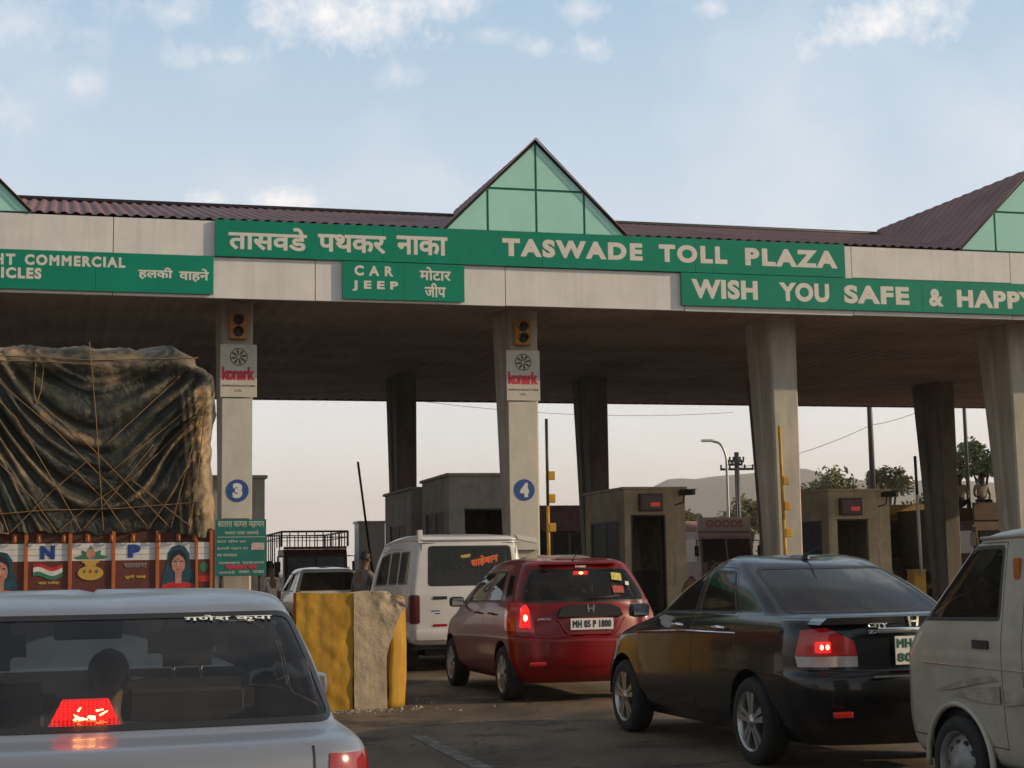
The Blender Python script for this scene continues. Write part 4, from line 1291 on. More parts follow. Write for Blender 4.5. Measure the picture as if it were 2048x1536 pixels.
# ------------------------------------------------------------------ black saloon
P_BLK = mat('black_paint', (.009, .009, .010), .2, metal=0, coat=.5, spec=.35)
rows = [(.20, .20, .16, 4.25, .70, .06, .2, .05, .2, 0), (.32, .30, .05, 4.36, .79, .10, .28, .1, .4, 0), (.55, .48, .0, 4.42, .84, .12, .32, .14, .5, 0), (.66, .58, .02, 4.41, .848, .12, .32, .16, .55, 0), (.70, .60, .06, 4.40, .846, .11, .31, .16, .55, 0),
        (.95, .76, .08, 4.25, .83, .10, .30, .18, .5, 0), (1.035, .84, .13, 4.05, .79, .10, .30, .18, .5, .01), (1.05, .99, .52, 3.35, .775, .08, .22, .16, .4, .01), (1.065, 1.02, .58, 3.25, .762, .08, .20, .14, .4, .01),
        (1.25, 1.24, .98, 2.75, .69, .08, .18, .1, .35, .01), (1.385, 1.385, 1.34, 2.35, .61, .07, .18, .1, .3, .02), (1.43, 1.43, 1.46, 2.2, .56, .07, .2, .08, .28, .025), (1.46, 1.455, 1.65, 2.08, .44, .06, .2, .06, .2, .03), (1.473, 1.465, 1.80, 1.98, .2, .01, .07, .01, .06, .02), (1.475, 1.467, 1.86, 1.93, .02, .002, .01, .002, .01, .02)]
sed = car('saloon_car', 'glossy black saloon with alloy wheels waiting beside the red hatchback', 'car', 5.38, 9.72, .035, rows, P_BLK,
    [(s * .755, y) for s in (-1, 1) for y in (.98, 3.53)], (.98, 3.53),
    [rounded([(1.28, 1.06), (1.98, 1.05), (1.98, 1.385), (1.55, 1.375)], .06), rounded([(2.05, 1.05), (2.95, 1.03), (2.38, 1.37), (2.05, 1.39)], .05)],
    rounded([(-.675, 1.07), (.675, 1.07), (.55, 1.40), (-.55, 1.40)], .07), rounded([(-.68, 1.03), (.68, 1.03), (.56, 1.39), (-.56, 1.39)], .06),
    G_DARK, G_DARK, doors=[rounded([(1.22, .72), (1.38, .33), (2.005, .33), (2.005, 1.41), (1.55, 1.40), (1.22, 1.06)], .06), rounded([(2.015, .33), (3.1, .33), (3.18, .9), (2.42, 1.40), (2.015, 1.41)], .05)],
    lamps=[('boot_seam', [(0.565, 0.735), (0.572, 0.735), (0.572, 1.0), (0.565, 1.0)], 'y', lambda c: c.y < .3, M_TRIM, .001), ('boot_seam', [(-0.572, 0.735), (-0.565, 0.735), (-0.565, 1.0), (-0.572, 1.0)], 'y', lambda c: c.y < .3, M_TRIM, .001), ('tail_lamp', [(-.80, .80), (-.42, .80), (-.44, .90), (-.62, .985), (-.765, .97)], 'y', lambda c: c.y < .48 and c.x < 0, M_LAMP, .005), ('tail_lamp', [(.42, .80), (.80, .80), (.765, .97), (.62, .985), (.44, .90)], 'y', lambda c: c.y < .48 and c.x > 0, M_LAMP, .005),
           ('reversing_lamp', [(-.79, .725), (-.42, .725), (-.42, .796), (-.80, .796)], 'y', lambda c: c.y < .36 and c.x < 0, M_CLEAR, .004), ('reversing_lamp', [(.42, .725), (.79, .725), (.80, .796), (.42, .796)], 'y', lambda c: c.y < .36 and c.x > 0, M_CLEAR, .004)],
    belt=8, wheel_r=.31, spokes=5)
bm = NB(); box(bm, -.715, -.615, .14, .20, .82, .895, bev=.01); o = obj('brake_lamp', bm, M_LAMPON, sed)
for x in (-.69, -.645):
    bm = NB(); disc(bm, (x, .86), .012, 'y', .1365, .1395, 12, sy=1.4); obj('filament', bm, M_HOT, o)
bm = NB(); prism(bm, [(-.72, 1.01), (.72, 1.01), (.66, 1.055), (-.66, 1.055)], 'y', .10, .30); obj('boot_spoiler', bm, P_BLK, sed, smooth=True)
bm = NB(); box(bm, -.30, .30, .048, .09, .945, .985, bev=.012); obj('boot_garnish', bm, M_CHROME, sed, smooth=True)
bm = NB()
for s in (-1, 1): prism(bm, [(s * .018, .99), (s * .035, .99), (s * .046, 1.055), (s * .028, 1.055)], 'y', .075, .082)
box(bm, -.02, .02, .0755, .0815, 1.016, 1.028); obj('emblem', bm, M_CHROME, sed)
sed.scale.x = .965
plate(sed, -.05, .03, .735, 'MH 12\n8039', .26, .19, M_GREENINK)
lettering('badge', 'CITY', M_CHROME, sed, -.36, -.20, .985, 1.015, .082, .06, 1, .004)
lettering('badge', 'ZX', M_CHROME, sed, -.36, -.26, .945, .968, .082, .06, 1, .004)
bm = NB(); tube(bm, [(-.80, .22, .712), (-.5, .075, .70), (0, .045, .698), (.5, .075, .70), (.80, .22, .712)], .006, 6); obj('bumper_seam', bm, M_TRIM, sed)
bm = NB(); box(bm, -.36, .36, .02, .05, .655, .668); obj('bumper_strip', bm, M_CHROME, sed)
for s in (-1, 1):
    bm = NB(); box(bm, s * .60 - .07, s * .60 + .07, .02, .06, .40, .44, bev=.01); obj('reflector', bm, M_LAMP, sed)
bm = NB(); lathe(bm, [(.035, 1.458), (.03, 1.485), (.015, 1.50), (0, 1.502)], 'z', 10, c=(0, 1.62, 0)); tube(bm, [(0, 1.62, 1.49), (.0, 1.38, 1.54)], [.010, .004], 6); obj('aerial', bm, M_TRIM, sed)
for y in (1.36, 2.14):
    for s in (-1, 1):
        bm = NB(); tube(bm, [(s * .85, y, .955), (s * .875, y + .03, .96), (s * .875, y + .16, .96), (s * .85, y + .19, .955)], .015, 6); obj('door_handle', bm, M_CHROME, sed)
for s in (-1, 1):
    bm = NB(); tube(bm, [(s * (.83 + .008), 1.2, .925), (s * .858, 2.2, .915), (s * .848, 3.25, .87)], .008, 5); obj('side_moulding', bm, M_CHROME, sed)
door_mirror(sed, -.79, 3.0, 1.06, P_BLK, -1); door_mirror(sed, .79, 3.0, 1.06, P_BLK, 1)
seat(sed, .34, 2.3, .5, .48, .58); seat(sed, -.34, 2.3, .5, .48, .58); seat(sed, 0, 1.35, .48, 1.3, .5, False)

# ------------------------------------------------------------------ cream saloon ahead of the hatchback
P_CRM = mat('cream_paint', (.42, .37, .26), .3, coat=.8)
rows_c = [tuple(q) for q in rows]
crm = car('saloon_car', 'cream saloon whose roof shows just beyond the red hatchback', 'car', 7.25, 23.0, radians(1), rows_c, P_CRM,
    [(s * .755, y) for s in (-1, 1) for y in (.98, 3.53)], (.98, 3.53),
    [rounded([(1.28, 1.06), (1.98, 1.05), (1.98, 1.385), (1.55, 1.375)], .06), rounded([(2.05, 1.05), (2.95, 1.03), (2.38, 1.37), (2.05, 1.39)], .05)],
    rounded([(-.72, 1.07), (.72, 1.07), (.56, 1.40), (-.56, 1.40)], .07), None, G_DARK, G_DARK, belt=8, wheel_r=.31, sub=3,
    lamps=[('tail_lamp', [(-.9, .80), (-.5, .80), (-.5, .96), (-.9, .96)], 'y', lambda c: c.y < .48 and c.x < 0, M_LAMP, .005), ('tail_lamp', [(.5, .80), (.9, .80), (.9, .96), (.5, .96)], 'y', lambda c: c.y < .48 and c.x > 0, M_LAMP, .005)])
crm.scale.z = 1.1
# ------------------------------------------------------------------ small white car two places ahead
P_WHT = mat('white_paint', (.50, .49, .46), .32, coat=.7, var=.08, vscale=3)
rows_h = [(.20, .20, .10, 3.2, .62, .04, .15, .05, .2, 0), (.45, .42, .0, 3.33, .70, .06, .16, .1, .3, 0), (.70, .6, .02, 3.3, .715, .06, .16, .1, .4, 0), (.88, .74, .05, 3.1, .70, .06, .16, .1, .4, 0), (.92, .90, .08, 2.55, .68, .05, .14, .1, .3, 0),
          (1.12, 1.12, .22, 2.15, .60, .05, .12, .08, .25, .01), (1.27, 1.27, .34, 1.85, .53, .04, .10, .08, .2, .015), (1.32, 1.32, .42, 1.72, .46, .04, .12, .06, .2, .02), (1.345, 1.345, .8, 1.5, .2, .02, .07, .02, .07, .02), (1.347, 1.347, 1.1, 1.2, .02, .002, .01, .002, .01, .02)]
wcar = car('small_car', 'small white car seen from behind past the yellow barrier', 'car', 4.45, 31.0, radians(2), rows_h, P_WHT,
    [(s * .64, y) for s in (-1, 1) for y in (.62, 2.75)], (.62, 2.75),
    [rounded([(.50, .93), (1.15, .93), (1.15, 1.27), (.62, 1.26)], .05), rounded([(1.22, .93), (2.1, .92), (1.75, 1.25), (1.22, 1.27)], .05)],
    rounded([(-.61, .95), (.61, .95), (.49, 1.27), (-.49, 1.27)], .05), rounded([(-.6, .93), (.6, .93), (.5, 1.27), (-.5, 1.27)], .05), G_DARK, G_DARK, belt=4, wheel_r=.26, sub=3,
    lamps=[('tail_lamp', [(-.8, .66), (-.56, .66), (-.56, .86), (-.8, .86)], 'y', lambda c: c.y < .3 and c.x < 0, M_LAMP, .005), ('tail_lamp', [(.56, .66), (.8, .66), (.8, .86), (.56, .86)], 'y', lambda c: c.y < .3 and c.x > 0, M_LAMP, .005)])
wcar.scale.z = 1.12
# its right door stands open
bm = NB(); box(bm, 0, .95, -.03, .03, .35, .92, bev=.015); dr = obj('open_door', bm, P_WHT, wcar); dr.location = (.70, 1.7, 0); dr.rotation_euler = (0, 0, -.15)
bm = NB(); tube(bm, [(.02, 0, .92), (.10, 0, 1.24), (.9, 0, 1.2), (.95, 0, .92)], .018, 6); obj('door_frame', bm, P_WHT, dr)
bm = NB(); prism(bm, [(.04, .92), (.11, 1.22), (.89, 1.19), (.93, .92)], 'y', -.003, .003); obj('pane', bm, G_DARK, dr)

# ------------------------------------------------------------------ white minivan in the next lane
P_VAN = mat('van_white', (.62, .62, .62), .36, coat=.5, var=.12, vscale=2.5)
rv = [(.36, .36, .06, 3.6, .64, .02, .08, .05, .2, 0), (.40, .40, .02, 3.68, .69, .02, .09, .06, .25, 0), (.55, .55, .0, 3.72, .705, .025, .09, .08, .3, 0), (.95, .85, .0, 3.7, .715, .025, .09, .1, .3, 0), (1.10, 1.0, .015, 3.62, .71, .025, .09, .1, .3, 0), (1.14, 1.04, .02, 3.55, .705, .025, .09, .1, .3, 0),
      (1.45, 1.42, .06, 3.2, .665, .025, .09, .1, .28, 0), (1.66, 1.60, .09, 2.9, .635, .025, .10, .1, .25, .02), (1.72, 1.66, .105, 2.8, .625, .025, .10, .1, .24, .02), (1.745, 1.67, .08, 2.78, .63, .025, .11, .1, .24, .03), (1.785, 1.70, .13, 2.65, .58, .025, .12, .1, .22, .035), (1.81, 1.72, .5, 2.3, .3, .02, .1, .03, .1, .04), (1.815, 1.72, 1.0, 1.8, .02, .002, .01, .002, .01, .04)]
van = car('minivan', 'tall white minivan with orange writing across its rear window', 'van', 5.10, 21.9, radians(.8), rv, P_VAN,
    [(s * .64, y) for s in (-1, 1) for y in (.62, 2.95)], (.62, 2.95),
    [rounded([(.30, 1.16), (.92, 1.15), (.92, 1.60), (.36, 1.60)], .05), rounded([(1.02, 1.15), (1.62, 1.14), (1.62, 1.60), (1.02, 1.60)], .05), rounded([(1.74, 1.14), (2.75, 1.12), (2.45, 1.55), (1.74, 1.60)], .06)],
    rounded([(-.50, 1.13), (.57, 1.13), (.535, 1.665), (-.48, 1.665)], .05), rounded([(-.6, 1.1), (.6, 1.1), (.53, 1.6), (-.53, 1.6)], .05), G_DARK, G_TINT, belt=5, wheel_r=.275, sub=4, steel=True, rim=M_STEELW,
    doors=[rounded([(.97, .42), (1.68, .42), (1.68, 1.64), (.97, 1.64)], .04), rounded([(1.69, .42), (2.6, .42), (2.85, 1.05), (2.5, 1.60), (1.69, 1.64)], .04)],
    lamps=[('tail_lamp', rounded([(-.715, .64), (-.60, .64), (-.60, 1.02), (-.715, 1.02)], .035), 'y', lambda c: c.y < .3 and c.x < 0, M_LAMPD, .005), ('tail_lamp', rounded([(.60, .64), (.715, .64), (.715, 1.02), (.60, 1.02)], .035), 'y', lambda c: c.y < .3 and c.x > 0, M_LAMPD, .005)])
van.scale = (1.19, 1, 1.06)
vg = lambda x, z: .045 + .13 * (z - 1.14) + .02 * (x / .6) ** 2
bm = NB()
for a, b in (((-.56, .46), (-.56, 1.70)), ((.60, .46), (.60, 1.70)), ((-.56, 1.70), (.60, 1.70))):
    tube(bm, [(a[0], .015 + .02 + (.0 if a[1] < 1.14 else vg(a[0], a[1]) - .04) - .012, a[1]), (b[0], .015 + .02 + (.0 if b[1] < 1.14 else vg(b[0], b[1]) - .04) - .012, b[1])], .005, 5)
obj('tailgate_seam', bm, M_TRIM, van)
bm = NB(); box(bm, -.44, -.27, .0, .05, .955, 1.0, bev=.01); obj('tailgate_handle', bm, M_TRIM, van)
M_ORG = mat('sticker_orange', (.62, .11, .02), .6)
for body, m, x0, x1, z0, z1, sl in (('साहेबान', M_ORG, .03, .37, 1.36, 1.50, .22), ('मराठा', M_STY, -.09, .03, 1.49, 1.535, .15)):
    o = lettering('window_lettering', body, m, van, x0, x1, z0, z1, 0, .05, 1, .004, slope=sl)
    for q in o.data.vertices: q.co.y += vg(q.co.x, q.co.z) - .03
for z, a, b in ((.80, -.46, -.36), (.80, -.30, -.22), (.765, -.42, -.36)):
    bm = NB(); box(bm, a, b, .008, .02, z, z + .014); obj('badge', bm, M_BLUE, van)
bm = NB(); box(bm, -.44, -.02, .005, .03, .60, .635); obj('tail_sticker', bm, M_LAMP, van)
plate(van, .22, -.002, .62, 'MH 11 AK 3920', .42, .11)
bm = NB(); box(bm, -.66, .66, -.03, .08, .42, .56, bev=.03); obj('rear_bumper', bm, P_VAN, van, smooth=True)
bm = NB(); box(bm, -.60, -.54, .12, .20, 1.70, 1.88, bev=.01); obj('roof_post', bm, P_VAN, van)
seat(van, .3, 2.2, .75, .45, .6); seat(van, -.3, 2.2, .75, .45, .6); seat(van, 0, 1.2, .7, 1.1, .55, False)
# ------------------------------------------------------------------ cab-over van on the right edge
P_OLD = mat('old_white_paint', (.43, .39, .31), .38, coat=.35, var=.28, vscale=2.2)
rv = [(.30, .30, .08, 3.46, .62, .02, .10, .06, .2, 0), (.34, .34, .03, 3.64, .69, .03, .12, .08, .28, 0), (.58, .56, .0, 3.72, .725, .03, .12, .10, .32, 0), (.90, .88, .0, 3.73, .735, .03, .12, .12, .34, 0), (1.04, 1.02, .01, 3.64, .73, .03, .12, .12, .34, 0), (1.09, 1.08, .02, 3.58, .722, .03, .12, .12, .34, 0),
      (1.35, 1.33, .05, 3.24, .69, .03, .12, .10, .30, 0), (1.55, 1.52, .08, 2.98, .66, .03, .12, .10, .26, .02), (1.585, 1.56, .09, 2.9, .655, .03, .13, .10, .26, .02), (1.60, 1.57, .075, 2.88, .665, .03, .14, .10, .26, .03), (1.64, 1.61, .14, 2.74, .60, .03, .16, .1, .26, .035), (1.66, 1.63, .5, 2.4, .3, .02, .1, .03, .1, .04), (1.665, 1.63, 1.0, 1.9, .02, .002, .01, .002, .01, .04)]
omni = car('minivan', 'dusty old white van with open side window and grey swoosh decal, at the right edge', 'van', 5.46, 5.32, radians(0), rv, P_OLD,
    [(s * .655, y) for s in (-1, 1) for y in (.95, 2.83)], (.95, 2.83),
    [rounded([(2.36, 1.125), (3.30, 1.105), (3.33, 1.15), (2.98, 1.545), (2.36, 1.55)], .035), rounded([(1.15, 1.03), (2.10, 1.03), (2.10, 1.54), (1.15, 1.54)], .07), rounded([(.2, 1.06), (1.0, 1.05), (1.0, 1.54), (.28, 1.54)], .07)],
    rounded([(-.60, 1.06), (.60, 1.06), (.56, 1.52), (-.56, 1.52)], .07), rounded([(-.62, 1.10), (.62, 1.10), (.57, 1.52), (-.57, 1.52)], .06), G_CLEAR, G_TINT, belt=4, wheel_r=.285, sub=5, steel=True, rim=M_STEELW,
    doors=[[(2.335, .42), (3.38, .42), (3.40, 1.08), (3.0, 1.562), (2.335, 1.568)], rounded([(1.08, .42), (2.14, .42), (2.14, 1.56), (1.08, 1.56)], .05)],
    lamps=[('tail_lamp', rounded([(-.73, .66), (-.62, .66), (-.62, .98), (-.73, .98)], .03), 'y', lambda c: c.y < .3 and c.x < 0, M_LAMP, .005), ('tail_lamp', rounded([(.62, .66), (.73, .66), (.73, .98), (.62, .98)], .03), 'y', lambda c: c.y < .3 and c.x > 0, M_LAMP, .005)])
omni.scale.z = .97
M_AMB = mat('amber_lens', (.42, .11, .02), .2, coat=.6)
for s in (-1, 1):
    bm = NB(); prism(bm, rounded([(2.19, 1.355), (2.245, 1.355), (2.245, 1.475), (2.19, 1.475)], .02), 'x', s * .668, s * .70); obj('side_repeater', bm, M_AMB, omni)
    bm = NB(); prism(bm, rounded([(2.46, .965), (2.62, .965), (2.62, 1.015), (2.46, 1.015)], .01), 'x', s * .735, s * .752); obj('door_handle', bm, M_TRIM, omni)
    # flared arch lip
    bm = NB(); pts = []; R = .345
    for k in range(25):
        a = pi * (k / 24) * 1.08 - .04 * pi
        pts.append((s * .733, 2.83 + R * cos(a), .29 + R * sin(a)))
    tube(bm, pts, .018, 8); obj('arch_lip', bm, P_OLD, omni)
    bm = NB(); tube(bm, [(s * .742, .25, .86), (s * .7475, 1.8, .86), (s * .742, 3.2, .86)], .005, 5); obj('side_crease', bm, P_OLD, omni)
    bm = NB(); tube(bm, [(s * .655, 2.62, 1.59), (s * .67, 1.6, 1.61), (s * .665, .3, 1.60)], .012, 6); obj('rain_gutter', bm, M_STEEL if s > 2 else P_OLD, omni)
M_SW = mat('decal_grey', (.40, .34, .28), .5, var=.5, vscale=9)
for poly in ([(3.05, .70), (2.75, .78), (2.45, .82), (2.36, .80), (2.6, .765), (2.85, .72)], [(2.9, .695), (2.65, .735), (2.36, .77), (2.36, .67), (2.5, .665), (2.75, .68)], [(2.32, .66), (2.32, .75), (1.6, .86), (1.2, .84), (1.9, .72)]):
    bm = NB(); prism(bm, poly, 'x', -.7505, -.7485); obj('decal', bm, M_SW, omni)
seat(omni, -.33, 2.35, .62, .46, .58, False); seat(omni, .33, 2.35, .62, .46, .58, False); seat(omni, 0, 1.3, .6, 1.2, .55, False)
bm = NB(); box(bm, -.62, .62, 3.0, 3.25, .75, 1.06, bev=.06); dsh = obj('dashboard', bm, M_CLOTH, omni, smooth=True)
bm = NB(); k = 24
for i in range(k):
    pass
tube(bm, [(.33 + .17 * cos(2 * pi * i / k), 2.88 - .06 * sin(2 * pi * i / k), 1.05 + .16 * sin(2 * pi * i / k)) for i in range(k + 1)], .012, 6, cap=False); obj('steering_wheel', bm, M_TRIM, omni)

# ------------------------------------------------------------------ tarpaulin truck on the left
M_WOOD = mat('truck_wood', (.085, .028, .014), .7, var=.4, vscale=4, stretch=(.4, 1, 4), bump=.15)
M_TBR = mat('truck_maroon', (.13, .03, .022), .55, var=.35, vscale=4, streak=.3, scol=(.05, .03, .03))
M_TWH = mat('truck_white', (.66, .66, .66), .5, var=.15, vscale=5, streak=.3, scol=(.30, .24, .2))
M_TOR = mat('truck_orange', (.42, .12, .03), .55, var=.25, vscale=8)
M_TGR = mat('truck_green', (.03, .18, .11), .5, var=.2, vscale=6)
M_TBL = mat('truck_blue', (.012, .05, .30), .5, var=.3, vscale=14)
M_TNV = mat('paint_teal', (.01, .075, .12), .55, var=.5, vscale=11)
M_TSK = mat('paint_skin', (.50, .24, .18), .6, var=.35, vscale=14)
M_TRD = mat('paint_red', (.52, .03, .025), .5, var=.35, vscale=12)
M_TYE = mat('paint_gold', (.48, .30, .05), .5)
M_TGY = mat('paint_grey', (.20, .18, .17), .6)
M_TPK = mat('paint_cream', (.55, .45, .32), .6)
trk = thing('cargo_truck', 'loaded truck with painted tailgate lettered N P in front of the silver saloon', 'truck', W(-.06, 16.1), PHI)
trk.scale = (.98, 1, 1)
trk.location.z = .06
bm = NB(); box(bm, -1.2, 1.2, .06, 6.1, .86, .98); obj('load_floor', bm, M_WOOD, trk)
for s in (-1, 1):
    bm = NB(); box(bm, s * 1.2 - .03, s * 1.2 + .03, .07, 6.1, .985, 1.80); obj('side_board', bm, M_TBR, trk)
bm = NB(); box(bm, -1.2, 1.2, .0, .055, .90, 1.81, bev=.006); tg = obj('tailgate', bm, M_WOOD, trk)
bm = NB(); box(bm, -1.19, 1.19, -.008, -.001, 1.505, 1.675); obj('white_band', bm, M_TWH, tg)
bm = NB(); box(bm, -1.19, 1.19, -.007, -.001, .93, 1.502); obj('maroon_band', bm, M_TBR, tg)
for z in (1.56, 1.618):
    bm = NB(); box(bm, -1.19, 1.19, -.0095, -.0083, z, z + .004); obj('plank_joint', bm, M_TGY, tg)
for x in (-.62, -.20, .22, .65):
    bm = NB(); box(bm, x - .018, x + .018, -.03, -.0098, .92, 1.79, bev=.004); obj('tailgate_post', bm, M_TOR, tg)
for x in (-1.05, .87, .60 - 1.25):
    pass
for x in (.87 + .17, -1.18, 1.185):
    bm = NB(); box(bm, x - .014, x + .014, -.028, -.0098, .92, 1.79, bev=.004); obj('tailgate_post', bm, M_TOR, tg)
def paint(name, parts, y0=-.0105):
    """flat painted picture: list of (polygon, material), each a little proud of the one before"""
    bm = NB(); ms = []
    for k, (poly, m) in enumerate(parts):
        if m not in ms: ms.append(m)
        prism(bm, poly, 'y', y0 - .0012 * (k + 1), y0 - .0012 * k - .0002, ms.index(m))
    return obj(name, bm, ms, tg)
def ell(cx, cz, rx, rz, k=22, a0=0, a1=2 * pi): return [(cx + rx * cos(a0 + (a1 - a0) * i / k), cz + rz * sin(a0 + (a1 - a0) * i / k)) for i in range(k + (0 if a1 - a0 > 6 else 1))]
def lady(cx, cz):
    P = lambda pts: [(cx + x, cz + z) for x, z in pts]
    paint('painted_portrait', [
        (P([(-.17, -.26), (.17, -.26), (.155, -.12), (.115, .0), (.105, .10), (.06, .165), (0, .18), (-.06, .165), (-.105, .10), (-.115, .0), (-.155, -.12)]), M_TNV),
        (P([(-.18, -.27), (.18, -.27), (.16, -.215), (.07, -.185), (-.07, -.185), (-.16, -.215)]), M_TRD),
        (P([(-.03, -.20), (.03, -.20), (.035, -.06), (-.035, -.06)]), M_TSK),
        (ell(cx, cz + .02, .085, .115), M_INK),
        (P([(-.068, .0), (-.06, -.06), (-.028, -.095), (.028, -.095), (.06, -.06), (.068, .0), (.05, .05), (0, .085), (-.05, .05)]), M_TSK),
        (P([(-.045, .012), (-.015, .012), (-.02, .024), (-.04, .024)]), M_INK), (P([(.015, .012), (.045, .012), (.04, .024), (.02, .024)]), M_INK),
        (P([(-.006, .01), (.008, -.028), (-.012, -.028)]), M_TPK), (P([(-.02, -.056), (.02, -.056), (.008, -.066), (-.008, -.066)]), M_TRD),
        (ell(cx, cz + .04, .007, .007, 10), M_TRD)])
lady(-.855, 1.42); lady(.86, 1.47)
lettering('lettering', 'N', M_TBL, tg, -.485, -.345, 1.525, 1.655, -.0105, .07, 1, .004)
lettering('lettering', 'P', M_TBL, tg, .36, .485, 1.53, 1.66, -.0105, .07, 1, .004)
def wave(x0, x1, z0, h, k=14): 
    f = lambda x: z0 + .022 * sin((x - x0) / (x1 - x0) * 2 * pi + .6)
    xs = [x0 + (x1 - x0) * i / k for i in range(k + 1)]
    return [(x, f(x)) for x in xs] + [(x, f(x) + h) for x in xs[::-1]]
paint('painted_flag', [(wave(-.55, -.27, 1.43, .035), M_TRD), (wave(-.55, -.27, 1.385, .045), M_TWH), (wave(-.55, -.27, 1.345, .04), M_TGR)])
paint('painted_pot', [([(-.13, 1.52), (.13, 1.52), (.17, 1.545), (.09, 1.56), (.10, 1.61), (.04, 1.59), (.0, 1.655), (-.04, 1.59), (-.09, 1.61), (-.08, 1.56), (-.17, 1.54)], M_TGR), (ell(0, 1.57, .045, .05), M_TSK),
    ([(-.08, 1.485), (.08, 1.485), (.09, 1.51), (-.09, 1.51)], M_TYE), ([(-.05, 1.455), (.05, 1.455), (.06, 1.485), (-.06, 1.485)], M_TYE), (ell(0, 1.385, .125, .07), M_TYE), (ell(-.06, 1.40, .014, .018, 8), M_TGR), (ell(0, 1.40, .014, .018, 8), M_TRD), (ell(.06, 1.40, .014, .018, 8), M_TGR)])
lettering('lettering', 'सातारा', M_TGY, tg, .32, .55, 1.43, 1.475, -.0105, .04, 1, .003)
lettering('lettering', 'पुणे वाई', M_TYE, tg, .33, .54, 1.32, 1.36, -.0105, .05, 1, .003)
lettering('lettering', 'जय गणेश', M_TYE, tg, -.50, -.30, 1.28, 1.315, -.0105, .04, 1, .003)
paint('painted_end_panel', [([(1.058, 1.33), (1.168, 1.33), (1.168, 1.50), (1.058, 1.50)], M_TBR), (ell(1.112, 1.43, .038, .045), M_TGR), ([(1.058, 1.28), (1.168, 1.28), (1.168, 1.345), (1.058, 1.345)], M_TRD)])
hooks = [-.98, -.73, -.50, -.26, -.03, .20, .41, .66, .86, 1.02]
for x in hooks:
    bm = NB(); tube(bm, [(x, -.012, 1.745), (x, -.055, 1.74), (x, -.06, 1.70), (x, -.035, 1.685)], .013, 6); box(bm, x - .022, x + .022, -.011, -.0005, 1.69, 1.77); obj('rope_hook', bm, M_TOR, tg)
bm = NB(); box(bm, -.42, -.36, .1, 8.2, .62, .858); box(bm, .36, .42, .1, 8.2, .62, .858); obj('chassis', bm, M_DARK, trk)
bm = NB(); box(bm, -1.15, 1.15, .02, .1, .36, .70, bev=.01); obj('bumper', bm, mat('bumper_white', (.78, .77, .74), .5, var=.12), trk)
bm = NB(); box(bm, -1.12, 1.12, 6.3, 8.0, .7, 2.35, bev=.08); cab = obj('cab', bm, M_TOR, trk, smooth=True)
for s in (-1, 1):
    bm = NB(); box(bm, s * 1.123 - .004, s * 1.123 + .004, 6.9, 7.7, 1.55, 2.15); obj('side_window', bm, G_DARK, cab)
    for y in (1.4, 7.2): wheel(trk, s * .98, y, .48, .28, M_STEELW, steel=True)
    bm = NB(); box(bm, s * .95 - .1, s * .95 + .1, -.012, .015, .72, .82, bev=.01); obj('tail_lamp', bm, M_LAMP, trk)

# tarpaulin draped over the load
def tarp_material():
    m = bpy.data.materials.new('tarpaulin'); m.use_nodes = True; nt = m.node_tree; L = nt.links; b = nt.nodes['Principled BSDF']
    tc = nt.nodes.new('ShaderNodeTexCoord')
    n = nt.nodes.new('ShaderNodeTexNoise'); n.inputs['Scale'].default_value = 2.6; n.inputs['Detail'].default_value = 8; n.inputs['Roughness'].default_value = .62; n.inputs['Distortion'].default_value = .8
    L.new(tc.outputs['Object'], n.inputs['Vector'])
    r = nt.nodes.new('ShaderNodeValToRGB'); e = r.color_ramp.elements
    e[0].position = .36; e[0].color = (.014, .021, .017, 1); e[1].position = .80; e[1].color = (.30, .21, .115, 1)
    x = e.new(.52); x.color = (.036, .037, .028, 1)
    at = nt.nodes.new('ShaderNodeAttribute'); at.attribute_name = 'wear_sun'
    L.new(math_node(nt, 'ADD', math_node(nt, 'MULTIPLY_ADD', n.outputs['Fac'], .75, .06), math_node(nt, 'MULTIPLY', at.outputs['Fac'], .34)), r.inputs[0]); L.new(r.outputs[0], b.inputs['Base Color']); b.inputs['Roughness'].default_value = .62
    n2 = nt.nodes.new('ShaderNodeTexNoise'); n2.inputs['Scale'].default_value = 22; n2.inputs['Detail'].default_value = 6
    L.new(tc.outputs['Object'], n2.inputs['Vector'])
    bp = nt.nodes.new('ShaderNodeBump'); bp.inputs['Strength'].default_value = .6; bp.inputs['Distance'].default_value = .02
    L.new(n2.outputs['Fac'], bp.inputs['Height']); L.new(bp.outputs[0], b.inputs['Normal'])
    return m
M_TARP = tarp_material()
ZB = 1.83
def ridge(t): return 1 - abs(noise.noise(Vector((t, 3.7, 1.1)))) * 2
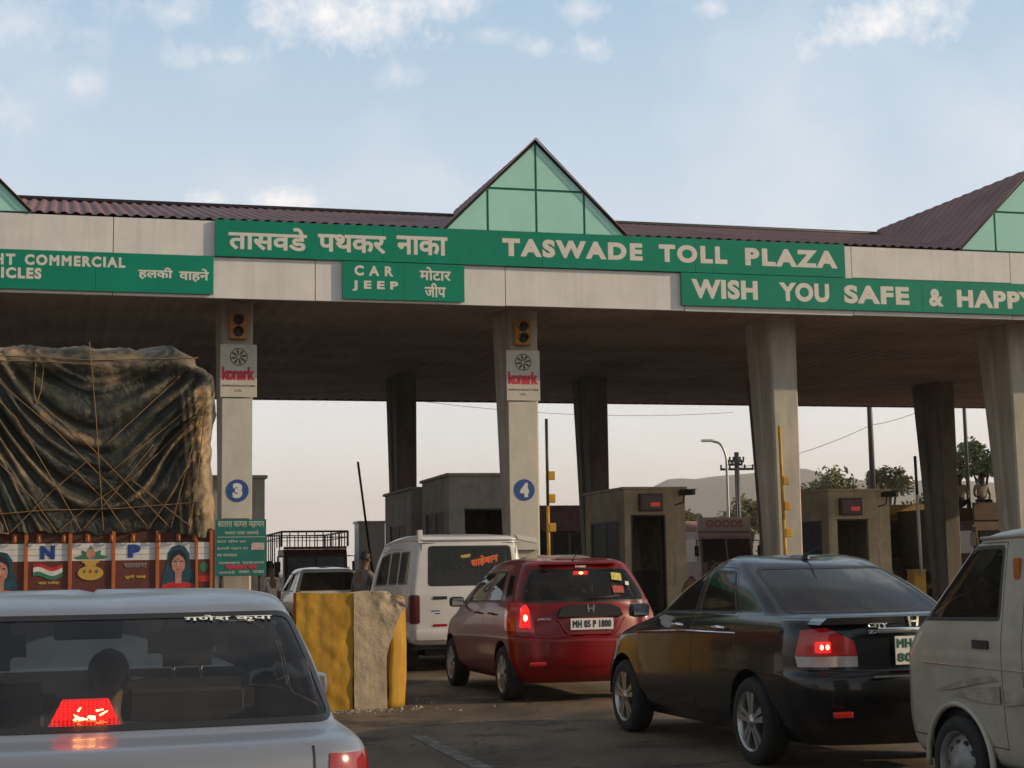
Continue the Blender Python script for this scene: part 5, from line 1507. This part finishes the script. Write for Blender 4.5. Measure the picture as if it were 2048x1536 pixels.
def tarp_disp(x, y, z, on):
    """outward displacement; on: 'b' back face, 's' side, 't' top"""
    w = noise.noise(Vector((x * 1.3, y * 1.3, z * 1.3)))
    d = .05 * w
    h = (z - ZB) / 1.85
    if on == 'b':
        q = (z - ZB) - .95 * (x - .05) ** 2 * (1.25 - .45 * h) + .16 * w
        amp = .03 + .07 * ss(0, .5, h) * (1 - ss(.72, .9, h)) + .05 * ss(.6, 1.1, abs(x))
        d += amp * (ridge(q * 5.2) - .35) * .8 + .03 * ridge(q * 11 + 5)
        d += .05 * ss(.78, .84, h) * (1 - ss(.84, .93, h)) + .015 * sin(h * 44) * ss(.55, 1.0, h)
        d -= .07 * ss(0, .10, .12 - abs(h - .80))
        d += .09 * ss(.95, 1.18, x) * ss(.70, .8, h) * (1 - ss(.80, .88, h))
        d += .06 * ss(.75, 1.1, x) * (ridge(x * 9 + z * 1.2) - .3) * (1 - ss(.7, .8, h))
        d -= .10 * (1 - ss(0, .16, h)) * .5
    elif on == 's':
        d += .045 * (ridge(y * 3.2 + .8 * w) - .3) + .03 * ridge(y * 7 - z * 1.5)
    else:
        d += .05 * ridge(x * 3 + y * 2)
    d += .016 * fbm((x * 6, y * 6, z * 6), 4)
    return d
def tarp_wear_sun(x, y, z, on):  # worn tan cloth, plus sunlit fold crests painted into the colour
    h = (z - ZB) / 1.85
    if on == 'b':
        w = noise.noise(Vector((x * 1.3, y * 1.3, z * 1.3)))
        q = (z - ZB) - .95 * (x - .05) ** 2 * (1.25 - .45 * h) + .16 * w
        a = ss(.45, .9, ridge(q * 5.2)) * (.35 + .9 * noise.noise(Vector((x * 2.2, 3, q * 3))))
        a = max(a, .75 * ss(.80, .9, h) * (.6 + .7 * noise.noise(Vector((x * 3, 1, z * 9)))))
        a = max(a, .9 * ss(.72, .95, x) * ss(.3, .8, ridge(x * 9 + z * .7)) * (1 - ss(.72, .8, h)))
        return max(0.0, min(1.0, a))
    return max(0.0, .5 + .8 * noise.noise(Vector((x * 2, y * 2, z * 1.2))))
def perimeter():
    P = []; hw = 1.16; rc = .14; Lm = 6.0
    for k in range(60): P.append((hw, Lm - (Lm - rc) * (k / 60) ** .6, 1, 0, 's'))
    for k in range(10): a = k / 10 * pi / 2; P.append((hw - rc + rc * cos(a), rc - rc * sin(a), cos(a), -sin(a), 'b' if k > 4 else 's'))
    for k in range(150): P.append((hw - rc - 2 * (hw - rc) * k / 150, 0, 0, -1, 'b'))
    for k in range(10): a = k / 10 * pi / 2; P.append((-hw + rc - rc * sin(a), rc - rc * cos(a), -sin(a), -cos(a), 'b' if k < 5 else 's'))
    for k in range(40): P.append((-hw, rc + (Lm - rc) * (k / 40) ** 1.6, -1, 0, 's'))
    for k in range(10): P.append((-hw + 2 * hw * k / 10, Lm, 0, 1, 's'))
    return P
tarp = thing('tarpaulin_load', 'roped dark tarpaulin covering the high load of the painted truck', 'tarpaulin', W(-.06, 16.05, .06), PHI)
tarp.scale = (.98, 1, 1)
bm = NB(); P = perimeter(); rings = []
NZ = 84
def tp(px, py, nx, ny, on, t):
    z = ZB + 1.76 * min(t, 1)
    w_side = ss(0, 1, 1) 
    db = tarp_disp(px, py, z, 'b'); ds = tarp_disp(px, py, z, 's')
    k = max(0, -ny) ** 2 if (nx or ny) else 0
    d = db * k + ds * (1 - k)
    sh = 0
    if t > .9:
        sh = .16 * ss(.9, 1.0, t) ** 1.5
    if px > .8 and t > .86: sh += .16 * ss(.86, 1, t) * ss(.8, 1.16, px)
    x = px + nx * (d - sh) * (1) ; y = py + ny * (d - sh)
    x = px * (1 - sh / 1.2 * abs(nx)) + nx * d
    zz = z + .05 * noise.noise(Vector((px * 1.5, py * 1.5, 4))) * ss(.5, 1, t) - .12 * ss(.75, 1.16, px) * ss(.8, 1, t)
    if t < .02: zz += -.05 + .07 * noise.noise(Vector((px * 5, py * 5, 7))) - .05 * ss(.8, 1.1, px)
    return Vector((x, y, zz))
for j in range(NZ + 1):
    rings.append([bm.verts.new(tp(*p, j / NZ)) for p in P])
top0 = [v.co.copy() for v in rings[-1]]
for q in range(1, 9):
    s = q / 9; f = 1 - s ** 1.4 * .95
    ring = []
    for p, c in zip(P, top0):
        x = c.x * f; y = 3.0 + (c.y - 3.0) * f
        ring.append(bm.verts.new((x, y, c.z + .16 * sin(s * pi / 2) + .05 * ridge(x * 2.5 + y) * (s > .1))))
    rings.append(ring)
N = len(P)
for a, b in zip(rings, rings[1:]):
    for k in range(N): bm.faces.new((a[k], b[k], b[(k + 1) % N], a[(k + 1) % N]))
bm.faces.new(rings[-1])
bmesh.ops.recalc_face_normals(bm, faces=bm.faces[:])
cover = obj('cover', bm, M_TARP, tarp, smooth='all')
at = cover.data.attributes.new('wear_sun', 'FLOAT', 'POINT')
at.data.foreach_set('value', [tarp_wear_sun(v.co.x, v.co.y, v.co.z, 'b' if (v.co.y < .12 or v.co.z > ZB + 1.7) else 's') for v in cover.data.vertices])
M_ROPE = mat('rope', (.22, .135, .06), .85, var=.3, vscale=30)
def rope(pts, r=.0085):
    r *= .72
    q = []
    for (a, b) in zip(pts, pts[1:]):
        k = max(2, int(sqrt((a[0] - b[0]) ** 2 + (a[1] - b[1]) ** 2) / .05))
        for i in range(k):
            s = i / k; q.append((a[0] + (b[0] - a[0]) * s, a[1] + (b[1] - a[1]) * s))
    q.append(pts[-1])
    P3 = []
    for x, z in q:
        z_ = max(ZB, min(z, ZB + 1.7)); t = (z_ - ZB) / 1.76
        d = max(tarp_disp(x + ox, 0, z_, 'b') for ox in (-.02, 0, .02))
        sh = .16 * ss(.9, 1, t) ** 1.5
        P3.append(Vector((x, -d + sh - .012, z)))
    # a taut rope bridges the hollows
    out = []
    for i, p in enumerate(P3):
        lo = [P3[j].y for j in range(max(0, i - 3), min(len(P3), i + 4))]
        out.append((p.x, min(p.y, sum(lo) / len(lo)), p.z))
    bm = NB(); tube(bm, out, r, 6); obj('rope', bm, M_ROPE, tarp)
def px(x, y): return ((x - 184) * .00515, 1.62 + (1100 - y) * .00512)
for line in ([(175, 700), (190, 850), (207, 1066)], [(206, 905), (350, 765)], [(211, 960), (388, 812)], [(258, 968), (380, 845)], [(258, 968), (371, 1058)], [(0, 775), (120, 880), (250, 1012), (290, 1058)], [(-40, 770), (40, 850), (120, 985), (165, 1066)], [(85, 822), (180, 905), (335, 1062)],
             [(-35, 900), (0, 985), (32, 1070)], [(32, 1070), (110, 990), (172, 935)], [(120, 1068), (75, 1005), (-40, 880)], [(165, 1066), (230, 990), (300, 900)], [(249, 1066), (206, 1005), (140, 940)], [(120, 1068), (190, 1010), (260, 965)],
             [(335, 1062), (365, 940), (398, 820)], [(371, 1062), (392, 900), (402, 800)], [(-45, 742), (60, 741), (182, 746)], [(-45, 728), (80, 732), (182, 737), (385, 728)], [(-45, 1038), (100, 1026), (230, 1024), (395, 1012)], [(290, 1066), (330, 1005), (372, 930)],
             [(-40, 1010), (-8, 1066), (32, 1070)], [(75, 745), (72, 800), (78, 822)], [(90, 745), (85, 800), (78, 822)]):
    rope([px(*p) for p in line], .0085 if len(line) > 2 else .0075)

# ------------------------------------------------------------------ lorries, bus and cars in the distance
M_PINK = mat('lorry_pink', (.45, .30, .28), .5, var=.2, vscale=2)
M_GLS2 = mat('far_glass', (.02, .025, .03), .08, coat=1)
def lorry(name, label, X, Y, yaw, cabm, loadm, text=None, tcol=None, H=2.55, load=None, board_m=None, group=None, gl=None, half=1.05):
    t = thing(name, label, 'truck', (X, Y, 0), yaw, group)
    bm = NB()
    prism(bm, [(0, .55), (0, 1.25), (.14, H - .42), (.22, H - .28), (1.7, H - .28), (1.7, .55)], 'x', -half, half)
    cabo = obj('cab', bm, cabm, t)
    bm = NB()
    prism(bm, [(-.012, 1.30), (.105, H - .50), (.13, H - .50), (.02, 1.30)], 'x', -half + .10, half - .10); obj('windscreen', bm, gl or M_GLS2, cabo)
    bm = NB(); prism(bm, [(-.02, 1.28), (.13, H - .45), (.10, H - .45), (-.03, 1.28)], 'x', -.02, .02); obj('wiper_post', bm, cabm, cabo)
    for s in (-1, 1):
        bm = NB(); prism(bm, [(.25, 1.3), (.32, H - .5), (1.2, H - .5), (1.2, 1.3)], 'x', s * half, s * (half + .012)); obj('side_window', bm, M_GLS2, cabo)
        bm = NB(); disc(bm, (s * (half - .28), .92), .11, 'y', -.03, -.001, 16); obj('headlamp', bm, M_CLEAR, cabo)
        bm = NB(); tube(bm, [(s * half, .05, 1.9), (s * (half + .2), -.05, 1.9), (s * (half + .2), -.05, 1.6)], .02, 6); box(bm, s * (half + .2) - .08, s * (half + .2) + .08, -.08, -.05, 1.45, 1.75); obj('wing_mirror', bm, M_DARK, cabo)
        for y in (.75, 4.6): wheel(t, s * (half - .12), y, .46, .26, M_STEELW, steel=True)
    bm = NB(); box(bm, -half + .25, half - .25, -.02, -.001, .95, 1.2, bev=.005); obj('grille', bm, M_DARK, cabo)
    bm = NB(); box(bm, -half - .02, half + .02, -.12, -.021, .50, .72, bev=.02); obj('bumper', bm, board_m or M_TYE, t)
    zt_ = H - .2 if load == 'cage' else H + .12
    bm = NB(); box(bm, -half, half, .16, .24, H - .275, zt_, bev=.01); hb_ = obj('header_board', bm, board_m or cabm, t)
    if text: lettering('lettering', text, tcol or M_RED, hb_, -half * .7, half * .7, H - .17, H + .05, .158, .05, 1.1)
    bm = NB(); box(bm, -half - .08, half + .08, 1.8, 6.2, .9, 1.0); box(bm, -.4, .4, 1.6, 6.1, .6, .897); obj('chassis', bm, M_DARK, t)
    if load == 'box':
        bm = NB(); box(bm, -half - .08, half + .08, 1.8, 6.2, 1.002, H + .05, bev=.02); obj('load_body', bm, loadm, t)
    if load == 'cage':
        bm = NB(); box(bm, -half - .08, half + .08, 1.8, 5.2, 1.002, 1.65, bev=.01); ld = obj('load_body', bm, loadm, t)
        bm = NB(); z1 = H + .24
        xs = [-half - .05 + (2 * half + .1) * i / 8 for i in range(9)]
        for x in xs:
            for y in (.3, 5.15):
                tube(bm, [(x, y, 1.6 if y > 1 else H - .2), (x, y, z1)], .018 if x not in (xs[0], xs[-1]) else .035, 5)
        for i in range(9):
            y = .3 + 4.85 * i / 8
            for s in (-1, 1): tube(bm, [(s * (half + .05), y, 1.6 if y > 1.75 else H - .2), (s * (half + .05), y, z1)], .018, 5)
        for z in (z1, (z1 + H) / 2 - .05):
            tube(bm, [(-half - .05, .3, z), (half + .05, .3, z), (half + .05, 5.15, z), (-half - .05, 5.15, z), (-half - .05, .3, z)], .03 if z == z1 else .016, 5)
        obj('cage', bm, mat('cage_steel', (.07, .03, .025), .6), t)
    return t
lorry('lorry', 'small lorry with an open steel cage beyond the plaza, left of the cabinet', -5.76, 46, PHI, mat('lorry_brown', (.11, .05, .04), .5, var=.3, vscale=3), mat('lorry_load', (.06, .045, .035), .8, var=.3), None, None, 2.38, 'cage', M_TRD, gl=mat('screen_sky_sheen', (.22, .25, .28), .12, coat=1, var=.3, vscale=2), half=.92)  # pale windscreen colour stands for sky reflected in the glass
lp = lorry('lorry', 'pale pink oncoming lorry with lettered board over its windscreen', 7.45, 55.5, PHI + .12, M_PINK, M_PINK, 'GOODS', mat('faded_red', (.36, .14, .12), .6), 2.45, 'box', mat('board_pale', (.5, .42, .38), .6))
lp.scale.z = 1.22
ly = lorry('lorry', 'oncoming lorry with yellow slatted header board right of the wide window booth', 12.5, 50, PHI, mat('lorry_rust', (.16, .06, .03), .6, var=.3), M_TOR, None, None, 2.5, 'box', mat('board_yellow', (.40, .25, .06), .6, var=.5, vscale=12, stretch=(6, 1, 1)))
ly.scale.z = 1.25
ld = lorry('lorry', 'brown loaded lorry carrying two men at the far right', 14.4, 46, PHI, mat('lorry_dark', (.09, .05, .025), .7, var=.3), mat('sack_brown', (.12, .07, .03), .9, var=.35, vscale=3, bump=.5, bscale=6), None, None, 2.3, 'box', None)
ld.scale.z = 1.3
# maroon bus behind pillar 4
t = thing('bus', 'maroon and mauve bus seen between pillar 4 and the doorway booth', 'bus', (1.75, 50, 0), PHI + .05)
t.scale.z = 1.2
M_MAR = mat('bus_maroon', (.16, .03, .035), .45, var=.25, vscale=2); M_MAU = mat('bus_mauve', (.30, .17, .22), .5, var=.35, vscale=3)
bm = NB(); box(bm, -1.2, 1.2, 0, 8, .5, 1.55, bev=.06); obj('body', bm, M_MAR, t)
bm = NB(); box(bm, -1.17, 1.17, .05, 7.95, 2.15, 2.85, bev=.08); obj('roof', bm, M_MAU, t)
for x in (-1.12, -.6, 0, .6, 1.12):
    bm = NB(); box(bm, x - .04, x + .04, .03, .068, 1.551, 2.149); obj('window_pillar', bm, M_MAU, t)
for k in range(1, 7):
    for s in (-1, 1):
        bm = NB(); box(bm, s * 1.13 - .025, s * 1.13 + .025, .1 + k * 1.1, .18 + k * 1.1, 1.551, 2.149); obj('window_pillar', bm, M_MAU, t)
bm = NB(); box(bm, -1.1, 1.1, .07, 7.9, 1.56, 2.14); obj('window', bm, M_GLS2, t)
for s in (-1, 1):
    bm = NB(); box(bm, s * .95 - .12, s * .95 + .12, -.02, -.001, .9, 1.15, bev=.01); obj('tail_lamp', bm, M_LAMP, t)
    for y in (1.8, 6.4): wheel(t, s * 1.02, y, .47, .26, M_STEELW, steel=True)
bm = NB(); box(bm, -1.22, 1.22, -.1, -.001, .42, .60, bev=.02); obj('bumper', bm, M_DARK, t)

# ------------------------------------------------------------------ people
M_SKIN = mat('skin', (.13, .065, .038), .55)
M_HAIR = mat('hair', (.010, .009, .009), .6)
def skin_mesh(V, E, R, root=0, sub=2):
    me = bpy.data.meshes.new('sk'); me.from_pydata([tuple(v) for v in V], E, [])
    o = bpy.data.objects.new('sk', me); COL.objects.link(o)
    md = o.modifiers.new('k', 'SKIN'); md.use_smooth_shade = True
    for i, r in enumerate(R):
        d = me.skin_vertices[0].data[i]; d.radius = r if isinstance(r, tuple) else (r, r); d.use_root = (i == root)
    s = o.modifiers.new('s', 'SUBSURF'); s.levels = sub; s.render_levels = sub
    dg = bpy.context.evaluated_depsgraph_get()
    out = bpy.data.meshes.new_from_object(o.evaluated_get(dg))
    bpy.data.objects.remove(o); bpy.data.meshes.remove(me)
    return out
def mesh_obj(name, me, m, parent):
    me.materials.clear(); me.materials.append(m)
    o = bpy.data.objects.new(name, me); COL.objects.link(o); o.parent = parent
    return o
def person(label, loc, yaw, shirt, trousers, seated=False, lean=0.0, turn=0.0, arms=None, scale=1.0, group=None, hair=M_HAIR):
    t = thing('person', label, 'person', loc, yaw, group); t.scale = (scale,) * 3
    hz = .12 if seated else .93
    def T(x, y, z): return Vector((x, y + lean * z, hz + z))
    J = dict(pel=T(0, 0, 0), sp=T(0, -.01, .17), ch=T(0, -.01, .36), ne=T(0, 0, .53), hb=T(0, .02, .60))
    hd = Vector((sin(turn), cos(turn), 0))
    V = [J['pel'], J['sp'], J['ch'], J['ne'], J['hb'], J['hb'] + Vector((0, 0, .10)) + hd * .01, J['hb'] + Vector((0, 0, .20))]
    R = [(.14, .11), (.125, .10), (.15, .11), .055, (.062, .070), (.078, .092), (.052, .062)]
    E = [(i, i + 1) for i in range(6)]
    Vs = V[:4]; Rs = [(.15, .12), (.138, .115), (.165, .125), .066]; Es = [(0, 1), (1, 2), (2, 3)]
    Vt = [V[0]]; Rt = [(.15, .118)]; Et = []
    hands = []
    for s in (-1, 1):
        sh = T(s * .185, 0, .45)
        a = (arms or {}).get(s)
        if a: el, wr = Vector(a[0]), Vector(a[1])
        elif seated: el, wr = T(s * .24, .06, .18), T(s * .16, .28, .12)
        else: el, wr = T(s * .235, -.02, .17), T(s * .245, .06, -.08)
        i = len(V); V += [sh, el, wr, wr + (wr - el).normalized() * .07]; R += [.06, .043, .03, (.036, .018)]; E += [(2, i), (i, i + 1), (i + 1, i + 2), (i + 2, i + 3)]
        hands.append((wr, (wr - el).normalized(), s))
        j = len(Vs); Vs += [sh, sh.lerp(el, .9)]; Rs += [.074, .062]; Es += [(2, j), (j, j + 1)]
        hip = T(s * .095, 0, -.04)
        if seated: kn, an = Vector((s * .13, .44, hz + .0)), Vector((s * .13, .42, hz - .42))
        else: kn, an = Vector((s * .105, .02, .49)), Vector((s * .11, -.02, .08))
        toe = an + Vector((0, .16, -.04))
        i = len(V); V += [hip, kn, an, toe]; R += [.085, .058, .042, .036]; E += [(0, i), (i, i + 1), (i + 1, i + 2), (i + 2, i + 3)]
        j = len(Vt); Vt += [hip, kn, an + Vector((0, 0, .04))]; Rt += [.10, .074, .062]; Et += [(0, j), (j, j + 1), (j + 1, j + 2)]
    me = skin_mesh(V, E, R)
    bm = NB(); bm.from_mesh(me); bpy.data.meshes.remove(me)
    for wr, d, s in hands:                                     # four fingers and a thumb
        side = d.cross(Vector((0, 0, 1)))
        side = side.normalized() if side.length > .1 else Vector((1, 0, 0))
        nrm = side.cross(d)
        b = wr + d * .085
        for k, (o, l) in enumerate(((-.03, .058), (-.01, .07), (.011, .066), (.03, .05))):
            p = b + side * o
            tube(bm, [p - d * .02, p + d * l * .5 - nrm * .008, p + d * l - nrm * .03], [.009, .0085, .006], 6)
        p = wr + d * .03 + side * (.03 * -s)
        tube(bm, [p, p + d * .03 + side * (.03 * -s), p + d * .06 + side * (.034 * -s)], [.011, .010, .007], 6)
    c = J['hb'] + Vector((0, 0, .10))
    sd = Vector((hd.y, -hd.x, 0))
    tube(bm, [c + hd * .085 + Vector((0, 0, .03)), c + hd * .108 - Vector((0, 0, .012)), c + hd * .085 - Vector((0, 0, .03))], [.008, .017, .010], 8)   # nose
    for s in (-1, 1):
        tube(bm, [c + sd * s * .078 + Vector((0, 0, .035)), c + sd * s * .092 + Vector((0, 0, .01)), c + sd * s * .078 - Vector((0, 0, .03))], [.010, .018, .010], 8)   # ear
    b = obj('body', bm, M_SKIN, t, smooth='all')
    mesh_obj('shirt', skin_mesh(Vs, Es, Rs), shirt, t)
    mesh_obj('trousers', skin_mesh(Vt, Et, Rt), trousers, t)
    bm = NB(); bmesh.ops.create_uvsphere(bm, u_segments=20, v_segments=14, radius=1.0)
    dl = []
    for v in bm.verts:
        l = v.co.copy(); f = l.y
        if l.z < -.25 + .75 * max(0, f + .25) and not (l.z < -.25 and False): dl.append(v)
    bmesh.ops.delete(bm, geom=dl, context='VERTS')
    for v in bm.verts:
        l = v.co; q = Vector((l.x * .094, l.y * .108, l.z * .118)) * (1 + .06 * noise.noise(l * 3.5))
        v.co = c + sd * q.x + hd * q.y + Vector((0, 0, q.z + .035))
    obj('hair', bm, hair, b, smooth='all')
    for s in (-1, 1):
        bm = NB(); bmesh.ops.create_uvsphere(bm, u_segments=8, v_segments=6, radius=.011)
        for v in bm.verts: v.co += c + hd * .083 + sd * s * .033 + Vector((0, 0, .02))
        obj('eye', bm, M_HAIR, b)
    bm = NB(); tube(bm, [c + hd * .083 + sd * x - Vector((0, 0, .052)) for x in (-.025, 0, .025)], .005, 6); obj('mouth', bm, mat('lips', (.10, .03, .025), .5), b)
    return t
def cloth(n, c): return mat('cloth_' + n, c, .85, var=.25, vscale=9)
C_GREY = cloth('grey', (.16, .15, .15)); C_WHITE = cloth('white', (.60, .57, .52)); C_DARKT = cloth('dark', (.03, .03, .035)); C_PALE = cloth('pale_blue', (.42, .45, .55)); C_ORG = cloth('orange', (.42, .07, .02)); C_CREAM = cloth('cream', (.5, .42, .28)); C_MAROON = cloth('maroon', (.12, .02, .025))
p = W(4.53, 28.0)
person('man in grey shirt standing by the open door of the small white car', (p.x, p.y, 0), PHI - 1.1, C_GREY, C_DARKT, lean=.16, turn=-.1, arms={1: ((.33, .22, 1.12), (.25, .46, 1.10))}, scale=1.0)
p = W(3.2, 30.5)
person('man in white shirt standing at the corner of the teal notice board', (p.x, p.y, 0), PHI + .6, C_WHITE, C_DARKT, scale=.93)
for dx, c_, lb in ((-.22, C_CREAM, 'man in cream shirt sitting on the brown lorry load, left of the other'), (.45, C_WHITE, 'man in white shirt sitting on the brown lorry load under the tree')):
    person(lb, (14.4 + dx - .45, 46 + 2.6, 3.16), PHI + 2.9, c_, C_DARKT, seated=True, group='men riding on the lorry load')
q = W(-.03 - .53, 4.42 + 2.0); person('passenger with dark hair in the left rear of the silver saloon', (q.x, q.y, .32), PHI + .2, C_MAROON, C_DARKT, seated=True, scale=.86, turn=-.5, arms={-1: ((-.22, .14, .30), (-.10, .36, .26)), 1: ((.22, .14, .30), (.10, .36, .26))})
q = W(-.03 + .08, 4.42 + 1.55); person('child leaning in the middle of the silver saloon rear seat', (q.x, q.y, .37), PHI + .1, C_DARKT, C_DARKT, seated=True, scale=.80, lean=.05, turn=.4, arms={-1: ((-.2, .16, .30), (-.08, .36, .26)), 1: ((.2, .16, .30), (.08, .36, .26))})
q = W(5.46 + .33, 5.32 + 2.45); person('van driver in pale blue shirt behind the open window', (q.x, q.y, .66), PHI, C_PALE, C_DARKT, seated=True, scale=.88)
q = W(5.10 - .36, 21.9 + 2.3); person('passenger in orange at the minivan side window', (q.x, q.y, .80), PHI, C_ORG, C_DARKT, seated=True, scale=.88)
q = W(5.10 - .30, 21.9 + 1.25); person('passenger in pale blue behind the minivan rear window', (q.x, q.y, .80), PHI, C_PALE, C_DARKT, seated=True, scale=.88)
# motorcycle and rider beyond the black saloon
mx, my = 4.1, 33.0
t = thing('motorcycle', 'motorcycle beyond the black saloon with only its rider showing', 'motorcycle', (mx, my, 0), PHI)
for y in (-.62, .62):
    e = wheel(t, 0.001, y, .30, .10, M_ALLOY, 5)
bm = NB(); tube(bm, [(0, .62, .3), (0, .42, .95)], .03, 8); tube(bm, [(0, -.62, .3), (0, 0, .35), (0, .42, .85)], .035, 8); obj('frame', bm, M_DARK, t)
bm = NB(); box(bm, -.13, .13, .05, .45, .70, .92, bev=.08); obj('tank', bm, M_RED, t, smooth=True)
bm = NB(); box(bm, -.13, .13, -.65, .04, .68, .80, bev=.05); obj('saddle', bm, M_BLACK, t, smooth=True)
bm = NB(); tube(bm, [(-.36, .28, 1.02), (-.1, .40, .98), (.1, .40, .98), (.36, .28, 1.02)], .015, 6); obj('handlebar', bm, M_STEEL, t)
bm = NB(); box(bm, -.08, .08, -.72, -.66, .66, .74, bev=.01); obj('tail_lamp', bm, M_LAMP, t)
person('motorcycle rider in pale shirt with dark hair beyond the black saloon', (mx, my - .2, .70), PHI, C_PALE, C_DARKT, seated=True, scale=.9, lean=.1)
# cane chair by the open booth
q = W(12.47, 32.9)
t = thing('cane_chair', 'round backed brown cane chair outside the open booth doorway', 'chair', (q.x, q.y, .0), PHI + .5)
M_CANE = mat('cane', (.19, .095, .04), .7, var=.3, vscale=14)
bm = NB(); disc(bm, (0, 0), .27, 'z', .50, .55, 24); obj('seat', bm, M_CANE, t)
bm = NB(); prism(bm, [(.31 * cos(a), .80 + .33 * sin(a)) for a in [pi * (-.28 + 1.56 * k / 22) for k in range(23)]], 'y', -.30, -.255); o = obj('backrest', bm, M_CANE, t)
bm = NB(); tube(bm, [(.33 * cos(a), -.28, .80 + .35 * sin(a)) for a in [pi * (-.28 + 1.56 * k / 22) for k in range(23)]], .022, 8); obj('rim', bm, M_CANE, o)
for a in (.8, 2.3, 3.9, 5.5):
    bm = NB(); tube(bm, [(.22 * cos(a), .22 * sin(a), .5), (.27 * cos(a), .27 * sin(a), 0)], .02, 8); obj('leg', bm, M_CANE, t)

# ------------------------------------------------------------------ trees
def leafmat(n, c): return mat(n, c, .7, var=.45, vscale=1.2)
M_LEAF = [leafmat('leaf_a', (.20, .20, .075)), leafmat('leaf_b', (.14, .18, .06)), leafmat('leaf_c', (.21, .21, .075))]
M_BARK = mat('bark', (.06, .045, .03), .9)
def tree(name, label, x, y, h, r, n=2600, lm=0, trunk=.35, sq=.8, leaf=.2, group='trees beyond the plaza', seed=1):
    rnd = random.Random(seed)
    t = thing(name, label, 'tree', (x, y, 0), rnd.uniform(0, 6), group)
    bm = NB()
    zc = h - r * sq
    tube(bm, [(0, 0, 0), (rnd.uniform(-.1, .1), 0, zc * .6), (rnd.uniform(-.2, .2), .1, zc)], [trunk * .5, trunk * .36, trunk * .2], 8)
    cl = []
    for k in range(13):
        a = rnd.uniform(0, 2 * pi); e = rnd.uniform(-.5, 1.2); d = r * rnd.uniform(.35, .95)
        c = Vector((cos(a) * cos(e) * d, sin(a) * cos(e) * d, zc + sin(e) * d * sq))
        cl.append((c, r * rnd.uniform(.22, .45)))
        tube(bm, [(0, 0, zc * rnd.uniform(.5, .9)), c * .6 + Vector((0, 0, zc * .4)), c], [trunk * .18, trunk * .11, trunk * .03], 5)
    obj('trunk', bm, M_BARK, t)
    bm = NB()
    for k in range(n):
        c, cr = cl[rnd.randrange(len(cl))]
        d = Vector((rnd.gauss(0, 1), rnd.gauss(0, 1), rnd.gauss(0, .8)))
        p = c + d.normalized() * cr * rnd.uniform(.3, 1.12)
        u = Vector((rnd.gauss(0, 1), rnd.gauss(0, 1), rnd.gauss(0, 1))).normalized(); w = u.orthogonal().normalized()
        s = leaf * rnd.uniform(.6, 1.3)
        q = [p + u * s, p + w * s * .5, p - u * s, p - w * s * .5]
        bm.faces.new([bm.verts.new(v) for v in q])
    obj('crown', bm, M_LEAF[lm], t)
    return t
tree('tree', 'sparse spreading tree seen right of the bare pillar', 21.6, 110, 7.9, 2.3, 1900, 0, seed=3, leaf=.2)
tree('tree', 'flat topped green tree behind the tall bare mast', 28.6, 120, 8.6, 2.0, 1700, 2, sq=.6, seed=5)
tree('tree', 'low dense tree right of the tall bare mast', 30.7, 116, 7.0, 2.3, 2200, 1, seed=6)
tree('tree', 'dark leafy tree behind the men on the lorry load', 26.7, 90, 8.4, 1.7, 2200, 1, seed=8, leaf=.17)
tree('tree', 'tree off the right edge behind the loaded lorry', 31, 92, 9, 2.4, 1800, 1, seed=9)
for k, (x, y, h, r, lb) in enumerate(((14.7, 130, 6.4, 2.2, 'left bush of the green clump below the hazy hill'), (17.3, 128, 6.6, 2.0, 'middle bush of the green clump below the hazy hill'), (19.6, 131, 7.1, 1.9, 'feathery bush at the foot of the crossarm pole'))):
    tree('bush', lb, x, y, h, r, 1800, 2 if k != 1 else 0, .2, 1.15, .2, 'bushes below the hill', 20 + k)
# far low scrub that reads as one mass
rnd = random.Random(4); bm = NB()
for k in range(9000):
    x = rnd.uniform(-60, 120); y = rnd.uniform(170, 230); z = abs(rnd.gauss(0, 1.1)) * (.5 + .8 * abs(noise.noise(Vector((x * .08, y * .05, 0)))) * 2)
    p = Vector((x, y, z)); u = Vector((rnd.gauss(0, 1), rnd.gauss(0, 1), rnd.gauss(0, 1))).normalized(); w = u.orthogonal().normalized(); s = rnd.uniform(.25, .6)
    bm.faces.new([bm.verts.new(v) for v in (p + u * s, p + w * s * .6, p - u * s, p - w * s * .6)])
tag(obj('scrub', bm, M_LEAF[0]), 'low green scrub along the far edge of the plain', 'scrub', kind='stuff')
# ------------------------------------------------------------------ haze
if HAZE:
    bm = NB(); box(bm, -4100, 4100, -4100, 4100, -2.0, 190)
    hm_ = bpy.data.materials.new('haze'); hm_.use_nodes = True; nt = hm_.node_tree
    nt.nodes.remove(nt.nodes['Principled BSDF'])
    pv = nt.nodes.new('ShaderNodeVolumePrincipled'); pv.inputs['Density'].default_value = HAZE; pv.inputs['Color'].default_value = (1.0, .93, .88, 1); pv.inputs['Anisotropy'].default_value = .2
    nt.links.new(pv.outputs[0], nt.nodes['Material Output'].inputs['Volume'])
    tag(obj('haze', bm, hm_), kind='stuff')
